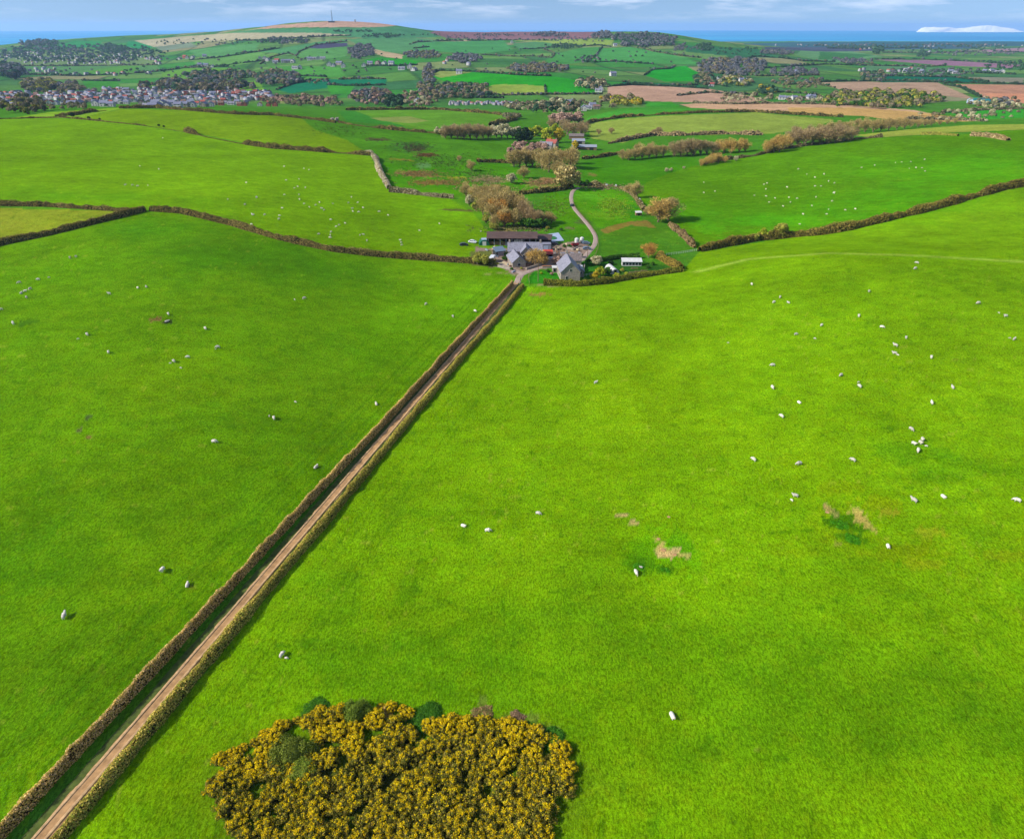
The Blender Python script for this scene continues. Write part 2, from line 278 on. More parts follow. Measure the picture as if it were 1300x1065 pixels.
# farmyard, lawns
field((168,146,126), [(603,313),(620,316),(700,312),(735,305),(752,314),(742,330),(716,340),(690,341),(676,345),(662,350),(648,347),(636,338),(606,338)])
field((60,150,26), [(666,360),(677,345),(712,343),(712,361)]); field((120,130,60), [(596,320),(624,318),(626,340),(600,337)])
field((60,128,30), [(735,333),(770,328),(790,345),(745,358)])
col = np.clip(col, 0.002, .8)

# ------------------------------------------------------------------ mesh and material helpers
def mesh_np(name, V, Fq, Ft=None, colors=None, mats=(), mi=None, smooth=False):
    V = np.asarray(V, np.float32); me = bpy.data.meshes.new(name)
    nq = 0 if Fq is None else len(Fq); nt = 0 if Ft is None else len(Ft)
    me.vertices.add(len(V)); me.vertices.foreach_set('co', V.ravel())
    loops = []
    if nq: loops.append(np.asarray(Fq, np.int32).ravel())
    if nt: loops.append(np.asarray(Ft, np.int32).ravel())
    loops = np.concatenate(loops); me.loops.add(len(loops)); me.loops.foreach_set('vertex_index', loops)
    me.polygons.add(nq + nt)
    st = np.concatenate([np.arange(nq)*4, nq*4 + np.arange(nt)*3]).astype(np.int32)
    me.polygons.foreach_set('loop_start', st)
    if mi is not None: me.polygons.foreach_set('material_index', np.asarray(mi, np.int32))
    if smooth: me.polygons.foreach_set('use_smooth', np.ones(nq+nt, bool))
    for m in mats: me.materials.append(m)
    if colors is not None:
        ca = me.color_attributes.new('col', 'FLOAT_COLOR', 'POINT')
        c4 = np.ones((len(V), 4), np.float32); c4[:, :3] = colors; ca.data.foreach_set('color', c4.ravel())
    me.update(calc_edges=True)
    return me
def link(name, me, parent=None, loc=None, rz=0, s=1):
    o = bpy.data.objects.new(name, me); C.objects.link(o)
    if parent is not None: o.parent = parent
    if loc is not None: o.location = loc
    if rz: o.rotation_euler = (0, 0, rz)
    if s != 1: o.scale = (s, s, s) if not hasattr(s, '__len__') else s
    return o
def tag(o, label=None, cat=None, group=None, kind=None):
    if label: o['label'] = label
    if cat: o['category'] = cat
    if group: o['group'] = group
    if kind: o['kind'] = kind
    return o

def nmat(name):
    m = bpy.data.materials.new(name); m.use_nodes = True; nt = m.node_tree; nt.nodes.clear()
    return m, nt, nt.nodes, nt.links
def flat(name, c, rough=.8, var=.25, scale=1.5, metal=0, k=None, spec=.3, bump=0.0, stretch=(1,1,1)):
    """painted / stone / metal surface: a display colour broken up by noise"""
    m, nt, N, L = nmat(name)
    out = N.new('ShaderNodeOutputMaterial'); p = N.new('ShaderNodeBsdfPrincipled'); L.new(p.outputs[0], out.inputs[0])
    tc = N.new('ShaderNodeTexCoord'); mp = N.new('ShaderNodeMapping'); mp.inputs['Scale'].default_value = stretch; L.new(tc.outputs['Object'], mp.inputs[0])
    nz = N.new('ShaderNodeTexNoise'); nz.inputs['Scale'].default_value = scale; nz.inputs['Detail'].default_value = 5; nz.inputs['Roughness'].default_value = .65
    L.new(mp.outputs[0], nz.inputs['Vector'])
    mx = N.new('ShaderNodeMix'); mx.data_type = 'RGBA'
    c = lin(c, k); a = tuple(np.clip(c*(1-var), 0, 1)) + (1,); b = tuple(np.clip(c*(1+var), 0, .9)) + (1,)
    mx.inputs[6].default_value = a; mx.inputs[7].default_value = b
    mr = N.new('ShaderNodeMapRange'); mr.inputs[1].default_value = .35; mr.inputs[2].default_value = .65; L.new(nz.outputs[0], mr.inputs[0]); L.new(mr.outputs[0], mx.inputs[0])
    L.new(mx.outputs[2], p.inputs['Base Color']); p.inputs['Roughness'].default_value = rough; p.inputs['Metallic'].default_value = metal
    p.inputs['Specular IOR Level'].default_value = spec
    if bump:
        bp = N.new('ShaderNodeBump'); bp.inputs['Strength'].default_value = bump; bp.inputs['Distance'].default_value = .05; L.new(nz.outputs[0], bp.inputs['Height']); L.new(bp.outputs[0], p.inputs['Normal'])
    return m

def ground_mat():
    m, nt, N, L = nmat('pasture')
    out = N.new('ShaderNodeOutputMaterial'); p = N.new('ShaderNodeBsdfPrincipled'); L.new(p.outputs[0], out.inputs[0])
    p.inputs['Roughness'].default_value = .95; p.inputs['Specular IOR Level'].default_value = .0
    at_ = N.new('ShaderNodeAttribute'); at_.attribute_name = 'col'
    tc = N.new('ShaderNodeTexCoord')
    def noise(scale, detail, rough, stretch=(1,1,1), rot=0, dist=0):
        mp = N.new('ShaderNodeMapping'); mp.inputs['Scale'].default_value = stretch; mp.inputs['Rotation'].default_value = (0,0,rot); L.new(tc.outputs['Object'], mp.inputs[0])
        nz = N.new('ShaderNodeTexNoise'); nz.inputs['Scale'].default_value = scale; nz.inputs['Detail'].default_value = detail; nz.inputs['Roughness'].default_value = rough; nz.inputs['Distortion'].default_value = dist
        L.new(mp.outputs[0], nz.inputs['Vector']); return nz.outputs[0]
    def rng_(x, a, b, lo, hi):
        mr = N.new('ShaderNodeMapRange'); mr.inputs[1].default_value = a; mr.inputs[2].default_value = b; mr.inputs[3].default_value = lo; mr.inputs[4].default_value = hi; L.new(x, mr.inputs[0]); return mr.outputs[0]
    def mul(a, b):
        q = N.new('ShaderNodeMath'); q.operation = 'MULTIPLY'; L.new(a, q.inputs[0]); L.new(b, q.inputs[1]); return q.outputs[0]
    tuft = noise(2.0, 5, .7, (1.7, .8, 1), .0, .5); fine = noise(5.5, 3, .7); mid = noise(.16, 4, .6, (1, 1.4, 1), .3); big = noise(.035, 3, .55); far = noise(.006, 4, .6)
    f = mul(mul(rng_(tuft, .38, .62, .58, 1.38), rng_(fine, .36, .64, .72, 1.26)), mul(mul(rng_(mid, .35, .65, .85, 1.13), rng_(big, .35, .65, .88, 1.11)), rng_(far, .35, .65, .90, 1.10)))
    vm = N.new('ShaderNodeVectorMath'); vm.operation = 'SCALE'; L.new(at_.outputs['Color'], vm.inputs[0]); L.new(f, vm.inputs[3])
    # drier, yellower blades here and there
    hs = N.new('ShaderNodeMix'); hs.data_type = 'RGBA'; hs.blend_type = 'MULTIPLY'; hs.inputs[7].default_value = (1.28, 1.0, 1.2, 1)
    dry = noise(.55, 5, .75); L.new(rng_(dry, .48, .68, 0, .75), hs.inputs[0]); L.new(vm.outputs[0], hs.inputs[6])
    L.new(hs.outputs[2], p.inputs['Base Color'])
    bp = N.new('ShaderNodeBump'); bp.inputs['Strength'].default_value = .5; bp.inputs['Distance'].default_value = .22; L.new(tuft, bp.inputs['Height']); L.new(bp.outputs[0], p.inputs['Normal'])
    return m

def veg_mat(name='foliage', trans=.25):
    m, nt, N, L = nmat(name)
    out = N.new('ShaderNodeOutputMaterial'); d = N.new('ShaderNodeBsdfDiffuse'); t = N.new('ShaderNodeBsdfTranslucent'); mx = N.new('ShaderNodeMixShader'); mx.inputs[0].default_value = trans
    a = N.new('ShaderNodeAttribute'); a.attribute_name = 'col'
    tc = N.new('ShaderNodeTexCoord'); nz = N.new('ShaderNodeTexNoise'); nz.inputs['Scale'].default_value = 3; L.new(tc.outputs['Object'], nz.inputs['Vector'])
    mr = N.new('ShaderNodeMapRange'); mr.inputs[1].default_value = .3; mr.inputs[2].default_value = .7; mr.inputs[3].default_value = .75; mr.inputs[4].default_value = 1.25; L.new(nz.outputs[0], mr.inputs[0])
    vm = N.new('ShaderNodeVectorMath'); vm.operation = 'SCALE'; L.new(a.outputs['Color'], vm.inputs[0]); L.new(mr.outputs[0], vm.inputs[3])
    L.new(vm.outputs[0], d.inputs[0]); L.new(vm.outputs[0], t.inputs[0]); L.new(d.outputs[0], mx.inputs[1]); L.new(t.outputs[0], mx.inputs[2]); L.new(mx.outputs[0], out.inputs[0])
    return m
VEG = veg_mat()
BARK = flat('bark', (150,132,108), .95, .3, 3)
M = dict(stone=flat('stone_wall', (186,172,156), .9, .25, 1.2, bump=.5), slate=flat('slate_roof', (152,150,164), .6, .3, 1.5, spec=.5), slate2=flat('brown_slate_roof', (140,126,122), .7, .3, 1.5),
         brown=flat('rusty_sheet_roof', (104,82,76), .7, .35, .7, stretch=(4,.6,1)), dark=flat('dark_interior', (44,36,42), .9, .2), timber=flat('timber', (110,96,84), .85, .25, 2), white=flat('white_paint', (228,226,222), .6, .12, 1, k=1.4),
         red=flat('red_sheet_roof', (222,80,60), .6, .2, 1), concrete=flat('yard_concrete', (190,206,230), .8, .1, .8), glass=flat('window_glass', (40,48,60), .15, .2, spec=.8), green=flat('green_sheet', (36,110,84), .6, .2),
         pale=flat('pale_gravel', (226,204,164), .9, .15, 2), greymetal=flat('grey_metal', (170,176,190), .45, .12, 1), carwhite=flat('white_car_paint', (230,232,235), .3, .04, k=1.2, spec=.6), carred=flat('red_car_paint', (170,40,50), .3, .1, spec=.6),
         cardark=flat('dark_car_paint', (60,62,74), .3, .1, spec=.6), carblue=flat('grey_blue_car_paint', (120,140,160), .3, .1, spec=.6), tyre=flat('tyre_rubber', (26,26,28), .9, .1), soil=flat('track_soil', (208,162,110), .95, .28, .8, bump=.6), tarmac=flat('lane_surface', (196,172,156), .9, .16, .6),
         rut=flat('stony_rut', (222,182,132), .95, .3, 1.6), ctrgrass=flat('verge_grass', (92,108,40), .95, .4, 1.2), pond=flat('pond_weed', (52,130,60), .5, .3, .8), skin=flat('wool', (236,226,204), .95, .08, 9, k=1.15), face=flat('sheep_face', (206,190,172), .9, .1, 9, k=1.2),
         townwall=flat('town_render', (186,184,182), .85, .35, .02), brick=flat('red_brick', (196,110,90), .85, .2, 1), render=flat('pale_render', (226,222,216), .8, .12, 1, k=1.5), redtile=flat('red_roof_tiles', (186,96,84), .8, .22, 1.2), greyroof=flat('grey_roof_tiles', (136,138,164), .7, .2, 1.2), browntile=flat('brown_roof_tiles', (146,112,100), .8, .2, 1.2),
         chalk=flat('chalk_cliff', (250,246,244), .9, .04, .004, k=.92), teal=flat('teal_sheet', (40,140,140), .6, .15), wood=flat('wooden_boards', (150,120,90), .8, .25, 2), steel=flat('mast_steel', (110,116,130), .5, .1, .2), orange=flat('terracotta_boards', (214,140,100), .8, .2, 1))

# ground
Vg3 = np.stack([Xg, Yg, Zg], -1).reshape(-1, 3)
ii = np.arange(NR*NC).reshape(NR, NC)
Fg = np.stack([ii[:-1,:-1], ii[:-1,1:], ii[1:,1:], ii[1:,:-1]], -1).reshape(-1, 4)
me = mesh_np('ground', Vg3, Fg, colors=col.reshape(-1, 3), mats=[ground_mat()], smooth=True)
g = link('ground', me); g['kind'] = 'structure'

# sea: a disc out to the visible edge of the water
def sea_mat():
    m, nt, N, L = nmat('sea_water')
    out = N.new('ShaderNodeOutputMaterial'); p = N.new('ShaderNodeBsdfPrincipled'); L.new(p.outputs[0], out.inputs[0])
    tc = N.new('ShaderNodeTexCoord'); mp = N.new('ShaderNodeMapping'); mp.inputs['Scale'].default_value = (.25, 1.6, 1); L.new(tc.outputs['Object'], mp.inputs[0])
    nz = N.new('ShaderNodeTexNoise'); nz.inputs['Scale'].default_value = .0009; nz.inputs['Detail'].default_value = 5; L.new(mp.outputs[0], nz.inputs['Vector'])
    mx = N.new('ShaderNodeMix'); mx.data_type = 'RGBA'; mx.inputs[6].default_value = (.01,.22,.48,1); mx.inputs[7].default_value = (.03,.34,.60,1)
    mr = N.new('ShaderNodeMapRange'); mr.inputs[1].default_value = .4; mr.inputs[2].default_value = .6; L.new(nz.outputs[0], mr.inputs[0]); L.new(mr.outputs[0], mx.inputs[0])
    L.new(mx.outputs[2], p.inputs['Base Color']); p.inputs['Roughness'].default_value = .6; p.inputs['Specular IOR Level'].default_value = .15
    return m
SEA = -40.0; RS = 30000.0
ang = np.linspace(0, 2*math.pi, 181)[:-1]
rad = np.array([2500, 9000, 20000, RS]); Vs = np.array([[r*math.cos(t), r*math.sin(t), SEA] for r in rad for t in ang])
Fs = [[k*180+j, (k+1)*180+j, (k+1)*180+(j+1)%180, k*180+(j+1)%180] for k in range(3) for j in range(180)]
link('sea', mesh_np('sea', Vs, Fs, mats=[sea_mat()]))['kind'] = 'structure'

# air
HZ = 1.0
def haze():
    m, nt, N, L = nmat('haze_air'); out = N.new('ShaderNodeOutputMaterial'); v = N.new('ShaderNodeVolumePrincipled'); L.new(v.outputs[0], out.inputs['Volume'])
    v.inputs['Color'].default_value = (.44, .66, 1, 1); v.inputs['Density'].default_value = HAZE_DENSITY; v.inputs['Anisotropy'].default_value = .2
    bm = bmesh.new(); bmesh.ops.create_cube(bm, size=1.0); me = bpy.data.meshes.new('haze'); bm.to_mesh(me); bm.free(); me.materials.append(m)
    o = link('haze', me, loc=(0, 0, (180-49)/2)); o.scale = (64000, 64000, 180+49); o['kind'] = 'stuff'; o['label'] = 'thin blue haze over the distant hills and sea'; o['category'] = 'haze'
HAZE_DENSITY = 4.2e-5
haze()

# sky and sun
SUN_EL, SUN_AZ = R(35), math.atan2(-.96, -.28)
W = bpy.data.worlds.new('World'); S.world = W; W.use_nodes = True; nt = W.node_tree; N = nt.nodes; L = nt.links; N.clear()
out = N.new('ShaderNodeOutputWorld'); bg = N.new('ShaderNodeBackground'); L.new(bg.outputs[0], out.inputs[0])
sky = N.new('ShaderNodeTexSky'); sky.sky_type = 'NISHITA'; sky.sun_disc = False; sky.sun_elevation = SUN_EL; sky.sun_rotation = SUN_AZ % (2*math.pi); sky.altitude = 100; sky.air_density = 1.0; sky.dust_density = .4; sky.ozone_density = 2.5
tc = N.new('ShaderNodeTexCoord'); sx = N.new('ShaderNodeSeparateXYZ'); L.new(tc.outputs['Generated'], sx.inputs[0])
mxz = N.new('ShaderNodeMath'); mxz.operation = 'MAXIMUM'; mxz.inputs[1].default_value = 0.0; L.new(sx.outputs[2], mxz.inputs[0])
ad = N.new('ShaderNodeMath'); ad.operation = 'ADD'; ad.inputs[1].default_value = 0.20; L.new(mxz.outputs[0], ad.inputs[0])
cb = N.new('ShaderNodeCombineXYZ'); L.new(sx.outputs[0], cb.inputs[0]); L.new(sx.outputs[1], cb.inputs[1]); L.new(ad.outputs[0], cb.inputs[2]); L.new(cb.outputs[0], sky.inputs[0])
mp = N.new('ShaderNodeMapping'); mp.inputs['Scale'].default_value = (5, 5, 42); mp.inputs['Location'].default_value = (.3, .2, .1); L.new(tc.outputs['Generated'], mp.inputs[0])
nz = N.new('ShaderNodeTexNoise'); nz.inputs['Scale'].default_value = 1.3; nz.inputs['Detail'].default_value = 7; nz.inputs['Roughness'].default_value = .6; L.new(mp.outputs[0], nz.inputs['Vector'])
mr = N.new('ShaderNodeMapRange'); mr.inputs[1].default_value = .5; mr.inputs[2].default_value = .76; mr.inputs[3].default_value = 0; mr.inputs[4].default_value = .85; L.new(nz.outputs[0], mr.inputs[0])
hz = N.new('ShaderNodeMapRange'); hz.inputs[1].default_value = .002; hz.inputs[2].default_value = .03; L.new(sx.outputs[2], hz.inputs[0])
ml = N.new('ShaderNodeMath'); ml.operation = 'MULTIPLY'; L.new(mr.outputs[0], ml.inputs[0]); L.new(hz.outputs[0], ml.inputs[1])
mx = N.new('ShaderNodeMix'); mx.data_type = 'RGBA'; mx.inputs[7].default_value = (7.6, 7.8, 9.0, 1); L.new(ml.outputs[0], mx.inputs[0]); L.new(sky.outputs[0], mx.inputs[6]); L.new(mx.outputs[2], bg.inputs[0])
bg.inputs[1].default_value = .115
sl = bpy.data.lights.new('sun', 'SUN'); sl.energy = 4.2; sl.angle = R(.53); sl.color = (1, .955, .88); so = bpy.data.objects.new('sun', sl); C.objects.link(so)
to_sun = Vector((math.sin(SUN_AZ)*math.cos(SUN_EL), math.cos(SUN_AZ)*math.cos(SUN_EL), math.sin(SUN_EL)))
so.rotation_euler = to_sun.to_track_quat('Z', 'Y').to_euler()
S.view_settings.view_transform = 'Standard'; S.view_settings.look = 'None'; S.view_settings.gamma = 1; S.view_settings.exposure = .55
S.view_settings.use_curve_mapping = False
S.cycles.use_denoising = True; S.cycles.max_bounces = 4; S.cycles.diffuse_bounces = 2; S.cycles.volume_bounces = 1; S.cycles.transparent_max_bounces = 4
try: S.cycles.denoiser = 'OPENIMAGEDENOISE'
except Exception: pass

# ------------------------------------------------------------------ vegetation generators
def quads(P, sx, sy, nrm, rg, twist=True):
    """little leaf or twig faces centred on P, half sizes sx, sy, roughly facing nrm"""
    n = len(P); nrm = nrm / (np.linalg.norm(nrm, axis=1, keepdims=True) + 1e-9)
    t = rg.normal(size=(n, 3)); t -= nrm * (t*nrm).sum(1, keepdims=True); t /= np.linalg.norm(t, axis=1, keepdims=True) + 1e-9
    b = np.cross(nrm, t); sx = np.broadcast_to(sx, (n,))[:, None]; sy = np.broadcast_to(sy, (n,))[:, None]
    V = np.stack([P - t*sx - b*sy*.6, P + t*sx*.7 - b*sy, P + t*sx + b*sy*.6, P - t*sx*.6 + b*sy], 1).reshape(-1, 3)
    return V, np.arange(n*4).reshape(n, 4)
def sticks(P, D, L, w):
    """thin blades that start at P and run along D"""
    n = len(P); D = D / (np.linalg.norm(D, axis=1, keepdims=True) + 1e-9); s = np.cross(D, rng.normal(size=(n, 3))); s /= np.linalg.norm(s, axis=1, keepdims=True) + 1e-9
    L = np.broadcast_to(L, (n,))[:, None]; w = np.broadcast_to(w, (n,))[:, None]
    V = np.stack([P - s*w, P + s*w, P + D*L + s*w*.3, P + D*L - s*w*.3], 1).reshape(-1, 3)
    return V, np.arange(n*4).reshape(n, 4)
def palette(n, pal, rg, k=None, jit=.18):
    c = np.array([lin(p, 1.12 if k is None else k) for p in pal]).clip(0, .85); x = c[rg.integers(0, len(pal), n)]
    return np.repeat(x * (1 + rg.normal(size=(n, 1)) * jit).clip(.4, 1.8), 4, 0)
def dirs(n, rg, up=-.25):
    d = rg.normal(size=(n, 3)); d /= np.linalg.norm(d, axis=1, keepdims=True); d[:, 2] = np.where(d[:, 2] < up, -d[:, 2], d[:, 2]); return d
def tube(bm, pts, rs, seg=6):
    prev = None
    for k, p in enumerate(pts):
        p = Vector(p); d = (Vector(pts[min(k+1, len(pts)-1)]) - Vector(pts[max(k-1, 0)])).normalized()
        a = d.orthogonal().normalized(); b = d.cross(a); ring = [bm.verts.new(p + (a*math.cos(2*math.pi*j/seg) + b*math.sin(2*math.pi*j/seg)) * rs[k]) for j in range(seg)]
        if prev:
            for j in range(seg): bm.faces.new([prev[j], prev[(j+1) % seg], ring[(j+1) % seg], ring[j]])
        prev = ring
    bm.faces.new(prev)
def bm_mesh(name, bm, mats=()):
    me = bpy.data.meshes.new(name); bm.to_mesh(me); bm.free()
    for m in mats: me.materials.append(m)
    return me

PAL = dict(
 bare=[(200,174,112),(178,154,96),(216,190,122),(156,138,88),(190,172,112)], purple=[(182,156,112),(162,138,102),(196,168,118),(166,148,106)], rust=[(222,164,80),(196,140,70),(232,180,98),(166,128,72)],
 olive=[(176,174,72),(154,156,60),(196,186,88),(136,140,60)], green=[(84,128,44),(64,108,36),(104,146,50),(50,90,34)], dark=[(44,66,36),(34,54,32),(56,80,40)], yellow=[(222,190,40),(200,170,40),(236,204,60),(150,150,50)],
 lime=[(180,190,50),(160,176,44),(196,196,70),(120,140,40)], blossom=[(226,214,200),(200,186,170),(180,164,144),(236,228,220)], pink=[(214,176,156),(190,156,136),(170,140,120)],
 orange=[(220,182,104),(202,164,92),(232,196,116),(172,146,86)], grey=[(206,198,150),(180,174,128),(220,212,172)],
 tan=[(196,176,112),(170,150,92),(214,192,130),(150,140,84)],
 farblue=[(124,122,126),(110,112,116),(140,132,130),(98,106,106)], fardark=[(70,104,72),(62,92,72),(84,116,76)], farbrown=[(158,140,112),(138,130,100),(128,138,88),(170,150,118)])  # farblue has distance haze mixed into the twig colours
def make_tree(kind, seed, h=9.0, r=4.0, nl=2600, far=False, trunk_h=.28):
    rg = np.random.default_rng(seed); pal = PAL[kind]
    nb = 9 if far else 22
    d = dirs(nb, rg, -.35); d = dirs(nb, rg, -1.0); rad = rg.uniform(.35, .78, nb)[:, None]; trunk_h = .1; hc = h*.53; hz = h*.47
    cen = d * rad * np.array([r, r, hz]) + np.array([0, 0, hc]); cen[:,:2] *= np.where(cen[:,2:3] < h*.3, .8, 1); cs = rg.uniform(.28, .45, nb) * r
    which = rg.integers(0, nb, nl); dd = dirs(nl, rg, -2); rr = rg.uniform(.35, 1.0, nl)**.6
    P = cen[which] + dd * (cs[which] * rr)[:, None] * np.array([1, 1, .85])
    out = P - np.array([0, 0, h*.3]); V1 = F1 = None
    thin = kind in ('bare', 'purple', 'rust', 'orange', 'farbrown', 'farblue')
    if thin and not far:
        V, Fq = sticks(P, out/ (np.linalg.norm(out,axis=1,keepdims=True)) + rg.normal(size=(nl,3))*.55, rg.uniform(.5, 1.15, nl)*r*.22, rg.uniform(.05, .10, nl)*r*.22)
    else:
        sz = (.085 if not far else .2) * r * rg.uniform(.6, 1.2, nl); V, Fq = quads(P, sz, sz*.8, dd + rg.normal(size=(nl,3))*.5, rg)
    cc = palette(nl, pal, rg, k=1.9 if far else None, jit=.16)
    # clumps differ from one another
    cj = 1 + rg.normal(size=nb)*.12; cc = cc * np.repeat(cj[which], 4)[:, None]
    crown = mesh_np('crown', V, Fq, colors=cc, mats=[VEG])
    bm = bmesh.new(); tr = .035*h
    tube(bm, [(0,0,-.8),(0.05*r,0,h*trunk_h*.5),(0,0.04*r,h*trunk_h*1.1),(0,0,h*.6)], [tr*1.2, tr, tr*.8, tr*.3])
    for k in range(4 if far else 11):
        c = cen[k]; z0 = h*trunk_h*rg.uniform(.7, 1.5); m = c*.55 + np.array([0,0,z0])*.4; tube(bm, [(0,0,z0), tuple(m), tuple(c)], [tr*.6, tr*.42, tr*.16], 4)
    return crown, bm_mesh('trunk', bm, [BARK])
def merged(parts, name):
    """crown and trunk in one mesh, for trees a few pixels tall"""
    crown, trunk = parts
    bm = bmesh.new(); bm.from_mesh(crown); n0 = len(bm.faces); bm.from_mesh(trunk)
    for k, f in enumerate(bm.faces): f.material_index = 0 if k < n0 else 1
    return bm_mesh(name, bm, [VEG, BARK])
TREES, FARTREES = {}, {}
def tree_parts(kind, v):
    key = (kind, v)
    if key not in TREES: TREES[key] = make_tree(kind, hash_(kind)+v*17, 9.0, 4.2, 2300)
    return TREES[key]
def hash_(s): return sum(ord(c)*(i+3) for i, c in enumerate(s))
def far_tree(kind, v):
    key = (kind, v)
    if key not in FARTREES: FARTREES[key] = merged(make_tree(kind, hash_(kind)+v*13+5, 9.0, 4.6, 420, True, .18), 'distant_tree')
    return FARTREES[key]
SUBJ = {'evergreen': 'dark evergreen tree'}
def tree(px, py, hpx, kind, label, group=None, name='tree', wide=1.0, v=None, depth=None):
    P = at(px, py); s = hpx * mpp(P) / 9.0 * 1.04; v = random.randrange(3) if v is None else v
    o = bpy.data.objects.new(name, None); C.objects.link(o); o.empty_display_size = .5; o.location = (P[0], P[1], P[2]-.1); o.rotation_euler = (0,0,random.uniform(0,6.28)); o.scale = (s*wide, s*wide, s)
    cr, tk = tree_parts(kind, v); link('crown', cr, o); link('trunk', tk, o)
    tag(o, label, 'tree', group); return o

def hedge(name, label, pts, h, w, dens, leaf, pal, group=None, gap=0.0, cat='hedge', world=False, kind=None, corec=(70,66,44), rough=.25, step=None, zoff=0, flower=None, shape=1.0):
    W = np.array([[p[0], p[1]] for p in pts]) if world else pline(pts, 7)[:, :2]
    seg = np.hypot(*(W[1:]-W[:-1]).T); cum = np.concatenate([[0], np.cumsum(seg)]); Ltot = cum[-1]
    rg = np.random.default_rng(hash_(label) + int(Ltot)); sd = int(rg.integers(1, 999))
    step = step or max(.6, w*.45); ns = max(3, int(Ltot/step)); ss = np.linspace(0, Ltot, ns)
    def pos(s): return np.interp(s, cum, W[:,0]), np.interp(s, cum, W[:,1])
    def tang(s):
        x1, y1 = pos(np.clip(s+1.5, 0, Ltot)); x0, y0 = pos(np.clip(s-1.5, 0, Ltot)); d = np.stack([x1-x0, y1-y0], -1); return d/(np.linalg.norm(d, axis=-1, keepdims=True)+1e-9)
    def size(s):
        f = 1 + rough*vn(s, s*0+sd, w*2.2, sd) + rough*.7*vn(s, s*0+sd, w*.8, sd+1)
        if gap: f = f * np.clip((vn(s, s*0+sd, w*9, sd+2)*.5+.5 - gap)*6 + .35, .12, 1)
        return f
    nt = 9; th = np.linspace(-.15, math.pi+.15, nt); X, Y = pos(ss); T = tang(ss); f = size(ss)
    prof = np.sin(th).clip(-.2, 1)**1.0; cx = np.cos(th)
    off = (cx[None,:]*w*.5*.82)*f[:,None]*(1+.12*rg.normal(size=(ns,nt))); zz = (prof[None,:]*h*.86)*f[:,None]*(1+.08*rg.normal(size=(ns,nt)))
    VX = X[:,None] + T[:,1:2]*off; VY = Y[:,None] - T[:,0:1]*off; VZ = terrain(VX, VY) + zz + zoff
    V = np.stack([VX, VY, VZ], -1).reshape(-1, 3); idx = np.arange(ns*nt).reshape(ns, nt); Fq = np.stack([idx[:-1,:-1], idx[:-1,1:], idx[1:,1:], idx[1:,:-1]], -1).reshape(-1, 4)
    cc = np.tile(lin(corec), (len(V), 1)) * (1+.2*rg.normal(size=(len(V),1))).clip(.5,1.5)
    nl = min(int(dens * Ltot), 90000); s = rg.uniform(0, Ltot, nl); t = rg.uniform(-.05, math.pi+.05, nl); f = size(s); x, y = pos(s); Tt = tang(s); q = rg.uniform(.82, 1.12, nl)
    o = np.cos(t)*w*.5*f*q; z = np.sin(t).clip(0, 1)*h*f*q; px_ = x + Tt[:,1]*o; py_ = y - Tt[:,0]*o
    P = np.stack([px_, py_, terrain(px_, py_) + z + zoff], -1); nr = np.stack([Tt[:,1]*np.cos(t), -Tt[:,0]*np.cos(t), np.sin(t)+.15], -1) + rg.normal(size=(nl,3))*.55
    LV, LF = quads(P, leaf*rg.uniform(.5,1.2,nl), leaf*rg.uniform(.35,.8,nl), nr, rg)
    pc = palette(nl, PAL[pal] if isinstance(pal, str) else pal, rg, jit=.22); patch = 1 + .2*vn(s, s*0, w*5, sd+3); pc *= np.repeat(patch, 4)[:, None]
    me = mesh_np(name, np.concatenate([V, LV]), np.concatenate([Fq, LF+len(V)]), colors=np.concatenate([cc, pc]), mats=[VEG])
    o = link(name, me); return tag(o, label, cat, group, kind)

# ------------------------------------------------------------------ the farm track between its two hedges
def wl(p0, p1):
    (x0, y0), (x1, y1) = p0, p1; k = (1135-y0)/(y1-y0)
    P = pline([(x0+(x1-x0)*k, 1135), p1], 9)[:, :2]
    seg = np.hypot(*(P[1:]-P[:-1]).T); cum = np.concatenate([[0], np.cumsum(seg)]); t = np.linspace(0, cum[-1], int(cum[-1]/4))
    return [(float(np.interp(q, cum, P[:,0])), float(np.interp(q, cum, P[:,1]))) for q in t]
LH = wl((84,974), (650,362)); TR = wl((129,973), (657,358)); RH = wl((151,973), (664,364))
def wob(L, amp, seed): 
    A = np.array(L); d = A[-1]-A[0]; d /= np.linalg.norm(d); nrm = np.array([d[1], -d[0]]); k = amp*vn(A[:,1], A[:,0]*0, 40, seed) + amp*.3*vn(A[:,1], A[:,0]*0, 9, seed+1)
    return [tuple(a + nrm*q) for a, q in zip(A, k)]
